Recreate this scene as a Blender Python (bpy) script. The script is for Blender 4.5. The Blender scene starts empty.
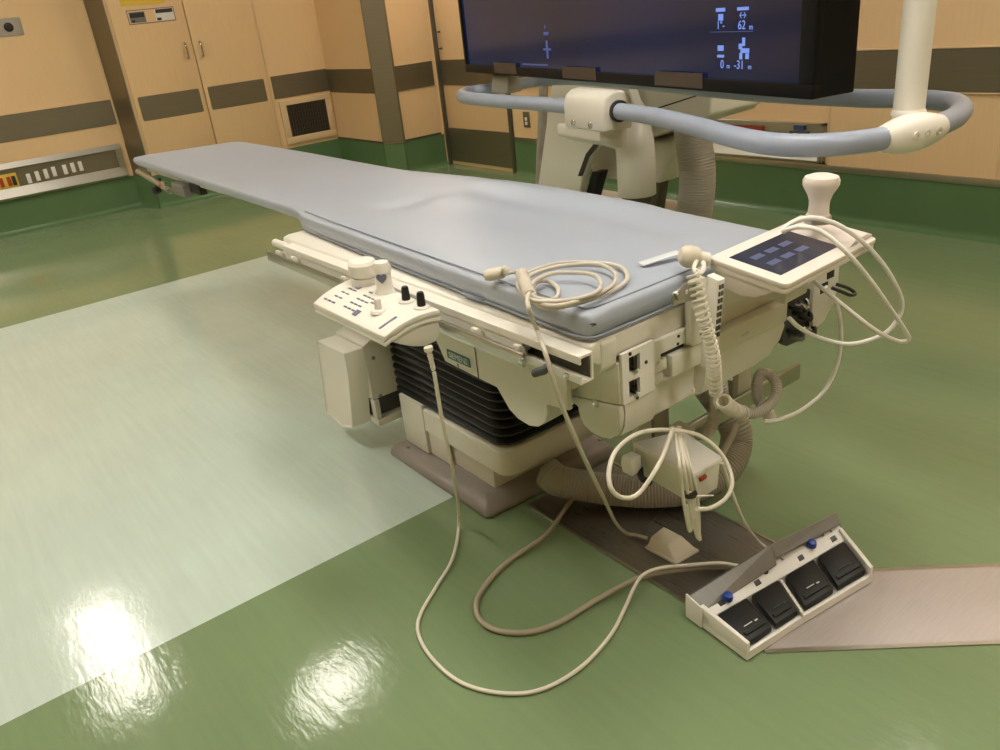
import bpy, bmesh, math, random
from mathutils import Vector, Matrix
random.seed(7)
C = bpy.context.scene.collection
PI = math.pi

# ------------------------------------------------------------------ materials
def srgb(r, g, b):
    def f(c):
        c /= 255.0
        return c / 12.92 if c <= 0.04045 else ((c + 0.055) / 1.055) ** 2.4
    return (f(r), f(g), f(b), 1.0)

def mat(name, col, rough=0.5, metal=0.0, spec=0.5, coat=0.0, var=0.06, scale=6.0, bump=0.0, bscale=60.0,
        stretch=(1, 1, 1), emit=None, estr=0.0, rvar=0.0):
    m = bpy.data.materials.new(name); m.use_nodes = True
    nt = m.node_tree; n = nt.nodes; l = nt.links
    b = n['Principled BSDF']
    b.inputs['Roughness'].default_value = rough
    b.inputs['Metallic'].default_value = metal
    b.inputs['Specular IOR Level'].default_value = spec
    b.inputs['Coat Weight'].default_value = coat
    tc = n.new('ShaderNodeTexCoord'); mp = n.new('ShaderNodeMapping')
    mp.inputs['Scale'].default_value = stretch
    l.new(tc.outputs['Object'], mp.inputs['Vector'])
    nz = n.new('ShaderNodeTexNoise'); nz.inputs['Scale'].default_value = scale
    nz.inputs['Detail'].default_value = 5
    l.new(mp.outputs[0], nz.inputs['Vector'])
    hs = n.new('ShaderNodeMapRange')
    hs.inputs['From Min'].default_value = 0.25; hs.inputs['From Max'].default_value = 0.75
    hs.inputs['To Min'].default_value = 1 - var; hs.inputs['To Max'].default_value = 1 + var
    l.new(nz.outputs['Fac'], hs.inputs['Value'])
    mx = n.new('ShaderNodeMix'); mx.data_type = 'RGBA'; mx.blend_type = 'MULTIPLY'
    mx.inputs['Factor'].default_value = 1.0
    mx.inputs[6].default_value = col
    l.new(hs.outputs['Result'], mx.inputs[7])
    l.new(mx.outputs[2], b.inputs['Base Color'])
    if rvar:
        rr = n.new('ShaderNodeMapRange')
        rr.inputs['From Min'].default_value = 0.3; rr.inputs['From Max'].default_value = 0.7
        rr.inputs['To Min'].default_value = max(0.02, rough - rvar); rr.inputs['To Max'].default_value = rough + rvar
        l.new(nz.outputs['Fac'], rr.inputs['Value']); l.new(rr.outputs[0], b.inputs['Roughness'])
    if bump:
        n2 = n.new('ShaderNodeTexNoise'); n2.inputs['Scale'].default_value = bscale; n2.inputs['Detail'].default_value = 3
        l.new(mp.outputs[0], n2.inputs['Vector'])
        bp = n.new('ShaderNodeBump'); bp.inputs['Strength'].default_value = bump; bp.inputs['Distance'].default_value = 0.01
        l.new(n2.outputs['Fac'], bp.inputs['Height']); l.new(bp.outputs[0], b.inputs['Normal'])
    if emit:
        b.inputs['Emission Color'].default_value = emit; b.inputs['Emission Strength'].default_value = estr
    return m

def floor_mat(name, col, rough):
    m = mat(name, col, rough=rough, var=0.04, scale=3.0, spec=0.5)
    nt = m.node_tree; n = nt.nodes; l = nt.links
    b = n['Principled BSDF']
    tc = n.new('ShaderNodeTexCoord')
    # two wavelengths of unevenness in the wax: long swells and fine brush texture
    mp = n.new('ShaderNodeMapping'); mp.inputs['Scale'].default_value = (1.0, 0.28, 1.0)
    mp.inputs['Rotation'].default_value = (0, 0, 0.12)
    l.new(tc.outputs['Object'], mp.inputs['Vector'])
    n1 = n.new('ShaderNodeTexNoise'); n1.inputs['Scale'].default_value = 60; n1.inputs['Detail'].default_value = 4
    n1.inputs['Roughness'].default_value = 0.65
    l.new(mp.outputs[0], n1.inputs['Vector'])
    n2 = n.new('ShaderNodeTexNoise'); n2.inputs['Scale'].default_value = 5; n2.inputs['Detail'].default_value = 3
    l.new(tc.outputs['Object'], n2.inputs['Vector'])
    b1 = n.new('ShaderNodeBump'); b1.inputs['Strength'].default_value = 0.13; b1.inputs['Distance'].default_value = 0.004
    b2 = n.new('ShaderNodeBump'); b2.inputs['Strength'].default_value = 0.06; b2.inputs['Distance'].default_value = 0.02
    l.new(n2.outputs['Fac'], b2.inputs['Height']); l.new(n1.outputs['Fac'], b1.inputs['Height'])
    l.new(b2.outputs[0], b1.inputs['Normal']); l.new(b1.outputs[0], b.inputs['Normal'])
    # streaky wear in the colour along the length of the room
    mp2 = n.new('ShaderNodeMapping'); mp2.inputs['Scale'].default_value = (26, 1.6, 1)
    l.new(tc.outputs['Object'], mp2.inputs['Vector'])
    n3 = n.new('ShaderNodeTexNoise'); n3.inputs['Scale'].default_value = 2.2; n3.inputs['Detail'].default_value = 6
    l.new(mp2.outputs[0], n3.inputs['Vector'])
    r = n.new('ShaderNodeMapRange'); r.inputs['From Min'].default_value = 0.3; r.inputs['From Max'].default_value = 0.7
    r.inputs['To Min'].default_value = 0.965; r.inputs['To Max'].default_value = 1.035
    l.new(n3.outputs['Fac'], r.inputs['Value'])
    mx = n.new('ShaderNodeMix'); mx.data_type = 'RGBA'; mx.blend_type = 'MULTIPLY'; mx.inputs['Factor'].default_value = 1
    old = b.inputs['Base Color'].links[0].from_socket
    l.new(old, mx.inputs[6]); l.new(r.outputs[0], mx.inputs[7]); l.new(mx.outputs[2], b.inputs['Base Color'])
    rr = n.new('ShaderNodeMapRange'); rr.inputs['From Min'].default_value = 0.3; rr.inputs['From Max'].default_value = 0.7
    rr.inputs['To Min'].default_value = rough * 0.85; rr.inputs['To Max'].default_value = rough * 1.2
    l.new(n2.outputs['Fac'], rr.inputs['Value']); l.new(rr.outputs[0], b.inputs['Roughness'])
    return m

def wood_mat(name, col):
    m = mat(name, col, rough=0.42, var=0.05, scale=5, stretch=(60, 60, 1.2), spec=0.4)
    return m

LAMPSTR = 18.0
M = dict(
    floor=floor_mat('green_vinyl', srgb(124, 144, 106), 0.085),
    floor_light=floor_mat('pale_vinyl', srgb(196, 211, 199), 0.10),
    skirt=mat('green_skirting', srgb(92, 122, 82), 0.22, var=0.04),
    wood=wood_mat('maple_veneer', srgb(231, 196, 150)),
    wood_edge=mat('maple_edge', srgb(220, 192, 150), 0.45),
    band=mat('dark_steel_band', srgb(138, 130, 112), 0.42, metal=0.85, stretch=(2, 2, 60), scale=4, var=0.05),
    steel=mat('brushed_steel', srgb(186, 182, 172), 0.3, metal=1.0, stretch=(40, 2, 2), scale=6, var=0.05),
    duct=mat('brushed_duct_steel', srgb(192, 186, 184), 0.4, metal=0.75, stretch=(3, 60, 3), scale=5, var=0.08, rvar=0.08),
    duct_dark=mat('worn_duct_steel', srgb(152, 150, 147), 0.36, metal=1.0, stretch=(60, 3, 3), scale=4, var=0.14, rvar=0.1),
    hood=mat('grey_hood_steel', srgb(146, 146, 144), 0.45, metal=0.6, stretch=(40, 2, 2), scale=6),
    chrome=mat('chrome', srgb(200, 200, 200), 0.12, metal=1.0, var=0.02),
    ceiling=mat('ceiling_paint', srgb(228, 224, 214), 0.8),
    paint=mat('plain_wall_paint', srgb(214, 186, 142), 0.7),
    cream=mat('cream_plastic', srgb(230, 226, 214), 0.42, var=0.02, scale=3),
    cream2=mat('cream_metal_paint', srgb(224, 221, 208), 0.38, var=0.03, scale=3),
    greycream=mat('aged_cream_plastic', srgb(212, 208, 194), 0.45, var=0.04, scale=4),
    white=mat('white_plastic', srgb(238, 235, 228), 0.4, var=0.02),
    pinkcream=mat('pale_pinkish_plastic', srgb(226, 216, 206), 0.4, var=0.02),
    beige=mat('beige_plastic', srgb(212, 204, 184), 0.5, var=0.03),
    bellows=mat('black_rubber', srgb(30, 30, 31), 0.5, var=0.1),
    black=mat('black_plastic', srgb(16, 16, 16), 0.5, var=0.1),
    casing=mat('black_monitor_casing', srgb(9, 9, 9), 0.5, var=0.05, spec=0.2),
    dark=mat('dark_recess', srgb(42, 38, 34), 0.6),
    olive=mat('olive_grey_metal', srgb(92, 88, 76), 0.5, metal=0.4),  # one olive-grey tone for trims, frames, seams and small parts
    mauve=mat('mauve_grey_paint', srgb(152, 145, 140), 0.3, var=0.05),
    vinyl=mat('blue_grey_vinyl', srgb(166, 173, 184), 0.40, var=0.03, scale=2.5, bump=0.05, bscale=14),
    piping=mat('blue_grey_piping', srgb(140, 148, 160), 0.5, var=0.02),
    tube_blue=mat('pale_blue_coating', srgb(152, 161, 177), 0.32, var=0.02),
    cord=mat('warm_white_cord', srgb(226, 220, 204), 0.5, var=0.04),
    cord_grey=mat('taupe_cord', srgb(168, 158, 136), 0.5, var=0.06),
    cord_beige=mat('beige_cord', srgb(204, 196, 180), 0.5, var=0.05),
    hose=mat('taupe_hose', srgb(158, 152, 138), 0.5, var=0.05),
    hose_pale=mat('pale_taupe_hose', srgb(186, 180, 166), 0.5, var=0.05),
    teal=mat('teal_plate', srgb(46, 112, 110), 0.4, var=0.02),
    ink=mat('blue_grey_print', srgb(112, 112, 136), 0.6, var=0.02),
    darkink=mat('dark_print', srgb(48, 46, 58), 0.6),
    purple=mat('purple_print', srgb(92, 84, 128), 0.6),
    blue=mat('blue_cap', srgb(24, 62, 150), 0.35),
    bluebox=mat('blue_box', srgb(62, 92, 160), 0.45),
    red=mat('red_socket', srgb(170, 62, 44), 0.45),
    yellow=mat('yellow_label', srgb(226, 190, 70), 0.5),
    grey=mat('grey_plastic', srgb(120, 118, 112), 0.5),
    darkgrey=mat('charcoal_plastic', srgb(72, 72, 74), 0.45),
    tape=mat('brown_tape', srgb(70, 58, 48), 0.35, var=0.1, scale=20),
    film=mat('clear_film', srgb(214, 216, 218), 0.2, var=0.05),
    whiteprint=mat('white_print', srgb(224, 224, 218), 0.6),
    paper=mat('white_sheet', srgb(240, 238, 230), 0.6),
)
def screen_mat(name, a, b_, es, rough):
    m = mat(name, srgb(10, 11, 16), rough, var=0.02, spec=0.5)
    nt = m.node_tree; n = nt.nodes; l = nt.links; b = n['Principled BSDF']
    tc = n.new('ShaderNodeTexCoord'); nz = n.new('ShaderNodeTexNoise'); nz.inputs['Scale'].default_value = 1.3
    nz.inputs['Detail'].default_value = 2
    l.new(tc.outputs['Object'], nz.inputs['Vector'])
    cr = n.new('ShaderNodeValToRGB'); cr.color_ramp.elements[0].color = a; cr.color_ramp.elements[1].color = b_
    cr.color_ramp.elements[0].position = 0.3; cr.color_ramp.elements[1].position = 0.7
    l.new(nz.outputs['Fac'], cr.inputs[0]); l.new(cr.outputs[0], b.inputs['Emission Color'])
    b.inputs['Emission Strength'].default_value = es
    return m
M['screen'] = screen_mat('lit_display', srgb(26, 30, 48), srgb(24, 40, 80), 0.55, 0.12)
M['touch'] = screen_mat('lit_touchscreen', srgb(70, 70, 84), srgb(86, 86, 102), 0.5, 0.2)
M['glyph'] = mat('display_glyph', srgb(20, 30, 60), 0.4, emit=srgb(120, 150, 230), estr=0.9)
M['glyph_dim'] = mat('display_glyph_dim', srgb(20, 30, 60), 0.4, emit=srgb(70, 84, 140), estr=0.7)
M['touch_key'] = mat('touchscreen_key', srgb(40, 40, 60), 0.3, emit=srgb(120, 126, 156), estr=0.5)
M['lamp'] = mat('lit_diffuser', srgb(255, 255, 255), 0.5, emit=(1.0, 0.93, 0.84, 1), estr=LAMPSTR)

# ------------------------------------------------------------------ mesh builder
class MB:
    def __init__(s): s.v = []; s.f = []; s.m = []; s.cur = 0
    def add(s, vs, fs):
        o = len(s.v); s.v += [tuple(v) for v in vs]
        for f in fs: s.f.append(tuple(o + i for i in f)); s.m.append(s.cur)
        return s
    def box(s, x0, x1, y0, y1, z0, z1, mtx=None):
        vs = [Vector((x, y, z)) for x in (x0, x1) for y in (y0, y1) for z in (z0, z1)]
        if mtx is not None: vs = [mtx @ v for v in vs]
        return s.add(vs, [(0, 1, 3, 2), (4, 6, 7, 5), (0, 4, 5, 1), (2, 3, 7, 6), (0, 2, 6, 4), (1, 5, 7, 3)])
    def hexa(s, bot, top):
        n = len(bot); vs = list(bot) + list(top)
        fs = [tuple(range(n - 1, -1, -1)), tuple(range(n, 2 * n))]
        for i in range(n):
            j = (i + 1) % n; fs.append((i, j, n + j, n + i))
        return s.add(vs, fs)
    def prism(s, poly, axis, a, b, mtx=None):
        # poly 2-D; axis 'x': (y,z), 'y': (x,z), 'z': (x,y)
        def mk(p, t):
            v = {'x': (t, p[0], p[1]), 'y': (p[0], t, p[1]), 'z': (p[0], p[1], t)}[axis]
            v = Vector(v); return mtx @ v if mtx is not None else v
        return s.hexa([mk(p, a) for p in poly], [mk(p, b) for p in poly])
    def ring(s, rings, closed=False, cap=True):
        k = len(rings[0]); vs = [v for r in rings for v in r]; fs = []
        n = len(rings)
        for i in range(n if closed else n - 1):
            i2 = (i + 1) % n
            for j in range(k):
                j2 = (j + 1) % k
                fs.append((i * k + j, i * k + j2, i2 * k + j2, i2 * k + j))
        if cap and not closed:
            fs.append(tuple(range(k - 1, -1, -1))); fs.append(tuple((n - 1) * k + j for j in range(k)))
        return s.add(vs, fs)
    def tube(s, pts, r, res=10, closed=False, cap=True):
        pts = [Vector(p) for p in pts]; n = len(pts)
        rad = r if callable(r) else (lambda i: r)
        tans = []
        for i in range(n):
            if closed: t = pts[(i + 1) % n] - pts[i - 1]
            else: t = pts[min(i + 1, n - 1)] - pts[max(i - 1, 0)]
            tans.append(t.normalized())
        up = Vector((0, 0, 1)) if abs(tans[0].z) < 0.9 else Vector((1, 0, 0))
        nrm = (up - tans[0] * up.dot(tans[0])).normalized()
        rings = []
        for i in range(n):
            if i:
                q = tans[i - 1].rotation_difference(tans[i]); nrm = q @ nrm
                nrm = (nrm - tans[i] * nrm.dot(tans[i])).normalized()
            bn = tans[i].cross(nrm)
            rr = rad(i)
            rings.append([pts[i] + (nrm * math.cos(2 * PI * j / res) + bn * math.sin(2 * PI * j / res)) * rr for j in range(res)])
        return s.ring(rings, closed, cap)
    def cyl(s, p0, p1, r, r1=None, res=20):
        r1 = r if r1 is None else r1
        return s.tube([p0, p1], lambda i: (r, r1)[i], res)
    def lathe(s, prof, base, axis=(0, 0, 1), res=24):
        base = Vector(base); ax = Vector(axis).normalized()
        q = Vector((0, 0, 1)).rotation_difference(ax)
        rings = [[base + q @ Vector((max(r, 1e-4) * math.cos(2 * PI * j / res), max(r, 1e-4) * math.sin(2 * PI * j / res), h)) for j in range(res)] for r, h in prof]
        return s.ring(rings)
    def build(s, name, mt, parent=None, bevel=0.0, seg=2, smooth=35):
        me = bpy.data.meshes.new(name)
        me.from_pydata(s.v, [], s.f)
        mts = mt if isinstance(mt, (list, tuple)) else [mt]
        for q in mts: me.materials.append(M[q] if isinstance(q, str) else q)
        for p, i in zip(me.polygons, s.m): p.material_index = i
        bm = bmesh.new(); bm.from_mesh(me); bmesh.ops.recalc_face_normals(bm, faces=bm.faces)
        if bevel:
            es = [e for e in bm.edges if len(e.link_faces) == 2 and e.calc_face_angle(0) > 0.5]
            bmesh.ops.bevel(bm, geom=es, offset=bevel, segments=seg, profile=0.5, affect='EDGES', clamp_overlap=True)
        bm.to_mesh(me); bm.free()
        if smooth:
            me.shade_smooth(); me.set_sharp_from_angle(angle=math.radians(smooth))
        o = bpy.data.objects.new(name, me); C.objects.link(o)
        if parent is not None:
            o.parent = parent; o.matrix_parent_inverse = Matrix.Translation(parent_world(parent)).inverted()
        return o

def parent_world(o):
    v = Vector((0, 0, 0))
    while o is not None:
        v += o.location; o = o.parent if o.parent is None else None
    return v
def spline(pts, n=10, closed=False):
    P_ = [Vector(p) for p in pts]; out = []; k = len(P_)
    for i in range(k if closed else k - 1):
        p0 = P_[i - 1] if (closed or i > 0) else P_[0] * 2 - P_[1]
        p1 = P_[i]; p2 = P_[(i + 1) % k]
        p3 = P_[(i + 2) % k] if (closed or i + 2 < k) else P_[-1] * 2 - P_[-2]
        for j in range(n):
            t = j / n
            out.append(0.5 * ((2 * p1) + (p2 - p0) * t + (2 * p0 - 5 * p1 + 4 * p2 - p3) * t * t + (3 * p1 - p0 - 3 * p2 + p3) * t ** 3))
    if not closed: out.append(P_[-1])
    return out
def resample(pts, d):
    out = [pts[0].copy()]; acc = 0
    for a, b in zip(pts, pts[1:]):
        L = (b - a).length; 
        if L == 0: continue
        t = d - acc
        while t <= L: out.append(a.lerp(b, t / L)); t += d
        acc = (acc + L) % d
    return out
def corrugated(pts, r, pitch, depth, res=16):
    p = resample(spline(pts, 24), pitch / 4)
    prof = [0, -depth * .5, -depth, -depth * .5]
    return MB().tube(p, lambda i: r + prof[i % 4], res)
def helix(pts, R, pitch, r, res=6, per=12):
    p = resample(spline(pts, 16), pitch / per); out = []
    t0 = (p[1] - p[0]).normalized(); up = Vector((1, 0, 0)) if abs(t0.x) < .8 else Vector((0, 0, 1))
    nrm = (up - t0 * up.dot(t0)).normalized()
    for i, q in enumerate(p):
        t = (p[min(i + 1, len(p) - 1)] - p[max(i - 1, 0)]).normalized()
        nrm = (nrm - t * nrm.dot(t)).normalized(); b = t.cross(nrm); a = 2 * PI * i / per
        out.append(q + (nrm * math.cos(a) + b * math.sin(a)) * R)
    return out
def rrect(x0, x1, y0, y1, r, n=4):
    out = []
    for cx, cy, a0 in ((x1 - r, y1 - r, 0), (x0 + r, y1 - r, 90), (x0 + r, y0 + r, 180), (x1 - r, y0 + r, 270)):
        for i in range(n + 1):
            a = math.radians(a0 + 90 * i / n); out.append((cx + r * math.cos(a), cy + r * math.sin(a)))
    return out

def tag(o, label, cat, group=None):
    o['label'] = label; o['category'] = cat
    if group: o['group'] = group
    return o
def thing(name, label, cat, loc, group=None):
    o = bpy.data.objects.new(name, None); o.empty_display_size = 0.05; C.objects.link(o); o.location = loc
    return tag(o, label, cat, group)
def struct(o): o['kind'] = 'structure'; return o
def text(name, body, size, mtx, mt, parent, ext=0.0004, align='CENTER'):
    cu = bpy.data.curves.new(name, 'FONT'); cu.body = body; cu.size = size; cu.extrude = ext
    cu.align_x = align; cu.align_y = 'CENTER'
    t = bpy.data.objects.new(name + '_tmp', cu); C.objects.link(t)
    bpy.context.view_layer.update()
    me = bpy.data.meshes.new_from_object(t.evaluated_get(bpy.context.evaluated_depsgraph_get()))
    bpy.data.objects.remove(t, do_unlink=True)
    me.transform(mtx); me.materials.clear(); me.materials.append(M[mt])
    o = bpy.data.objects.new(name, me); C.objects.link(o); o.parent = parent
    o.matrix_parent_inverse = Matrix.Translation(parent_world(parent)).inverted()
    return o
def frame(origin, x, y):
    x = Vector(x).normalized(); y = Vector(y); z = x.cross(y).normalized(); y = z.cross(x)
    m = Matrix((x, y, z)).transposed().to_4x4(); m.translation = Vector(origin); return m
def B(*a): return MB().box(*a)

# ------------------------------------------------------------------ camera
cd = bpy.data.cameras.new('camera'); cam = bpy.data.objects.new('camera', cd); C.objects.link(cam)
cd.sensor_width = 36; cd.lens = 808.987 / 1000 * 36; cd.clip_start = 0.02
ya, pi_, ro = 0.614938, 0.432322, -0.113999
fw = Vector((math.cos(pi_) * math.sin(ya), math.cos(pi_) * math.cos(ya), -math.sin(pi_)))
r0 = Vector((math.cos(ya), -math.sin(ya), 0)); u0 = r0.cross(fw)
rt = r0 * math.cos(ro) + u0 * math.sin(ro); up = -r0 * math.sin(ro) + u0 * math.cos(ro)
mm = Matrix((rt, up, -fw)).transposed().to_4x4(); mm.translation = (0, 0, 1.2)
cam.matrix_world = mm
bpy.context.scene.camera = cam

# ------------------------------------------------------------------ room shell
XW, YW, XL, YB, HC = 3.81, 6.95, -2.4, -2.0, 2.6
XC, YC = 1.681, 6.72           # built-in cabinets stand proud of the left wall
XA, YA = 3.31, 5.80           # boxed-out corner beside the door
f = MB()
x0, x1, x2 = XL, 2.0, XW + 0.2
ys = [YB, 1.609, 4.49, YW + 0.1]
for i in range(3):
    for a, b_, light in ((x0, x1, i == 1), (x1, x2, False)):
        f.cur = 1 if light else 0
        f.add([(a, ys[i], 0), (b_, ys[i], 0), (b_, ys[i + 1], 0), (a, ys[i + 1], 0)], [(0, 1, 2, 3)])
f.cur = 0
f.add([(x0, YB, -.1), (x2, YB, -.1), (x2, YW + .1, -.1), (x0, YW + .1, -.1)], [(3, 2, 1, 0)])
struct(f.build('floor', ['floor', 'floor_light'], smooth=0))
struct(B(XL - .1, XW + .3, YB - .1, YW + .2, HC, HC + .1).build('ceiling', 'ceiling', smooth=0))
struct(B(XL, XC + .02, YW, YW + .1, 0, HC).build('wall_left', 'wood', smooth=0))
struct(B(2.785, XA + .02, YC, YW + .1, 0, HC).build('wall_alcove', 'wood', smooth=0))
struct(B(XL - .1, XL, YB, YW + .1, 0, HC).build('wall_rear', 'paint', smooth=0))
struct(B(XL, XW + .1, YB - .1, YB, 0, HC).build('wall_near', 'paint', smooth=0))
w = MB(); w.box(XW, XW + .12, YB, 4.895, 0, HC); w.box(XW, XW + .12, 4.895, 5.80, 2.1, HC)
struct(w.build('wall_right', 'wood', smooth=0))
struct(MB().prism([(XA, YW + .1), (XA, 5.92), (3.42, YA), (XW + .12, YA), (XW + .12, YW + .1)], 'z', 0, HC).build('wall_corner', 'wood', smooth=0))

def skirting(name, a, b, nrm, h=0.243, mt='skirt'):
    # upright with a small cove at the foot; a,b 2-D points, nrm into the room
    a = Vector((a[0], a[1], 0)); b = Vector((b[0], b[1], 0)); nv = Vector((nrm[0], nrm[1], 0))
    prof = [(0, 0), (0.035, 0.0005), (0.018, 0.006), (0.009, 0.018), (0.007, 0.035), (0.007, h), (0, h)]
    m = MB(); rings = [[p + nv * q[0] + Vector((0, 0, q[1])) for q in prof] for p in (a, b)]
    m.ring(rings); return struct(m.build(name, mt, smooth=40))
skirting('baseboard_left', (XL, YW), (1.61, YW), (0, -1))
skirting('baseboard_cabinet', (XC, YC), (XA, YC), (0, -1))
skirting('baseboard_return', (1.606, YW), (1.675, YC - .007), (-.96, -.28))
skirting('baseboard_alcove', (XA, YC), (XA, 5.92), (-1, 0))
skirting('baseboard_corner', (XA, 5.925), (3.42, YA), (-.72, -.69))
skirting('baseboard_far', (3.42, YA), (XW, YA), (0, -1))
skirting('baseboard_right', (XW, 4.86), (XW, YB), (-1, 0), 0.24)

def band(n, x0, x1, y0, y1, z0, z1, mt='band'):
    return struct(B(x0, x1, y0, y1, z0, z1).build('trim_%d' % n, mt, bevel=.0015, seg=1))
band(1, XL, 1.594, YW - .006, YW, 0.64, 0.818)
band(2, 2.80, XA - .004, YC - .006, YC, 0.645, 0.822)
band(3, XA - .006, XA, 5.93, YC - .008, 0.63, 0.815)
band(4, 3.425, XW - .03, YA - .006, YA, 0.63, 0.815)
band(5, XW - .006, XW, YB, 4.80, 0.63, 0.81)
# pale edge lines of the bands
for n, (a0, a1, b0, b1, c0, c1) in enumerate((
        (XL, 1.594, YW - .008, YW, .818, .823), (XW - .009, XW, YB, 4.80, .81, .817), (XW - .009, XW, YB, 4.80, .624, .63),
        (2.80, XA, YC - .008, YC, .822, .827), (XA - .008, XA, 5.93, YC, .815, .82), (3.425, XW - .03, YA - .008, YA, .815, .82))):
    band(6 + n, a0, a1, b0, b1, c0, c1, 'wood_edge')
# steel-clad return and corner column
struct(MB().prism([(1.606, YW), (1.673, YC - .001), (1.681, YC - .001), (1.681, YW)], 'z', .0, HC).build('trim_12', 'band', smooth=0))
struct(MB().prism([(XA - .012, 5.93), (XA - .012, 5.915), (3.412, YA - .012), (3.428, YA - .012), (3.428, YA + .01), (XA + .01, 5.93)], 'z', .25, HC).build('trim_13', 'band', smooth=0))
struct(B(1.595, 1.607, YW - .012, YW, .50, HC).build('trim_14', 'wood_edge', smooth=0))
# grey strip above the right skirting, upright panel seams
struct(B(XW - .012, XW, YB, 4.86, .24, .272).build('trim_15', 'steel', bevel=.002))
for k, y in enumerate((2.325, 1.52, 3.9)):
    struct(B(XW - .003, XW, y - .004, y + .004, .27, .624).build('trim_%d' % (16 + k), 'wood_edge', smooth=0))
    struct(B(XW - .003, XW, y - .004, y + .004, .818, HC).build('trim_%d' % (20 + k), 'wood_edge', smooth=0))
struct(B(XA - .006, XA, 5.93, YC, .243, .258).build('trim_24', 'olive', smooth=0))
struct(B(3.43, XW - .03, YA - .006, YA, .243, .262).build('trim_25', 'olive', smooth=0))
# door leaf, frame and steel kick plate
d = B(XW + .01, XW + .05, 4.905, 5.735, .001, 2.1).build('door_1', 'wood', bevel=.002)
struct(d)
B(XW + .004, XW + .01, 4.91, 5.73, .03, .296).build('kick_plate', 'band', d, smooth=0)
B(XW + .004, XW + .01, 4.91, 5.73, .625, .815).build('push_band', 'band', d, smooth=0)
hh = MB().tube([(XW + .01, 5.69, 1.02), (XW - .03, 5.69, 1.02), (XW - .03, 5.69, .9), (XW + .01, 5.69, .9)], .008, 8)
hh.build('door_handle', 'darkgrey', d)
struct(B(XW - .015, XW + .06, 5.735, 5.765, 0, 2.12).build('trim_26', 'olive', bevel=.002))
struct(B(XW - .015, XW + .06, 4.862, 4.903, 0, 2.12).build('trim_27', 'olive', bevel=.002))
struct(B(XW - .004, XW + .06, 5.765, 5.80, 0, HC).build('trim_28', 'wood', smooth=0))

# ------------------------------------------------------------------ wall fittings
t = thing('built_in_cabinet', 'tall built-in maple cabinet with two doors and dark inset bands', 'cabinet', (2.2, YC, .243))
B(XC, 2.785, YC + .002, YW - .001, .243, HC - .002).build('carcass', 'wood_edge', t, smooth=0)
for dx0, dx1, hx in ((1.70, 2.228, 2.172), (2.236, 2.765, 2.288)):
    dd = B(dx0, dx1, YC - .0172, YC + .001, .25, HC - .05).build('cabinet_door', 'wood', t, bevel=.002)
    MB().prism(rrect(dx0 + .028, dx1 - .032, .645, .818, .012), 'y', YC - .0195, YC - .017).build('inset_band', 'band', dd, smooth=0)
    hm = MB().tube(spline([(hx, YC - .017, 1.145), (hx, YC - .04, 1.14), (hx, YC - .044, 1.09), (hx, YC - .04, 1.045), (hx, YC - .017, 1.04)], 5), .008, 8)
    hm.build('door_handle', 'chrome', dd)
t = thing('ventilation_grille', 'pale framed square air grille low on the wall beside the cabinet', 'vent', (3.06, YC, .27))
g = MB(); 
gx0, gx1, gz0, gz1 = 2.825, 3.295, .275, .625
for a in ((gx0, gx1, gz0, gz0 + .055), (gx0, gx1, gz1 - .04, gz1), (gx0, gx0 + .055, gz0 + .055, gz1 - .04), (gx1 - .055, gx1, gz0 + .055, gz1 - .04)):
    g.box(a[0], a[1], YC - .02, YC, a[2], a[3])
g.build('grille_frame', 'wood_edge', t, bevel=.002)
B(gx0 + .05, gx1 - .05, YC - .004, YC - .001, gz0 + .05, gz1 - .035).build('duct_opening', 'dark', t, smooth=0)
g = MB(); nsl = 15
for k in range(nsl):
    x = gx0 + .065 + k * (gx1 - gx0 - .13) / (nsl - 1)
    g.prism([(x - .006, gz0 + .05), (x + .006, gz0 + .05), (x + .012, gz1 - .038), (x, gz1 - .038)], 'y', YC - .016, YC - .008)
for k in range(7):
    z = gz0 + .075 + k * .034
    g.box(gx0 + .05, gx1 - .05, YC - .008, YC - .004, z - .002, z + .002)
g.build('louvre_slats', 'tape', t, smooth=0)

N0 = 0
t = thing('notice_label', 'small printed notice in a purple border high on the left cabinet door', 'sign', (1.98, YC - .018, 1.31))
B(1.815, 2.157, YC - .0195, YC - .018, 1.308, 1.404).build('card', 'purple', t, smooth=0)
B(1.82, 2.152, YC - .0200, YC - .0194, 1.313, 1.399).build('card_face', 'wood', t, smooth=0)
g = MB(); g.box(1.828, 1.94, YC - .0206, YC - .02, 1.318, 1.39); g.build('photo_print', 'grey', t, smooth=0)
for a_ in ((1.832, 1.935, 1.352, 1.384), (2.02, 2.145, 1.368, 1.394), (2.02, 2.052, 1.32, 1.338), (1.84, 1.86, 1.322, 1.338)):
    B(a_[0], a_[1], YC - .0212, YC - .0206, a_[2], a_[3]).build('bold_print', 'darkink', t, smooth=0)
B(2.012, 2.148, YC - .0206, YC - .02, 1.318, 1.394).build('white_print', 'whiteprint', t, smooth=0)
tag(B(1.79, 2.11, YC - .0195, YC - .018, 1.432, 1.50).build('yellow_sticker', 'yellow', smooth=0), 'yellow sticker above the purple bordered notice on the cabinet', 'sticker')

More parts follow.
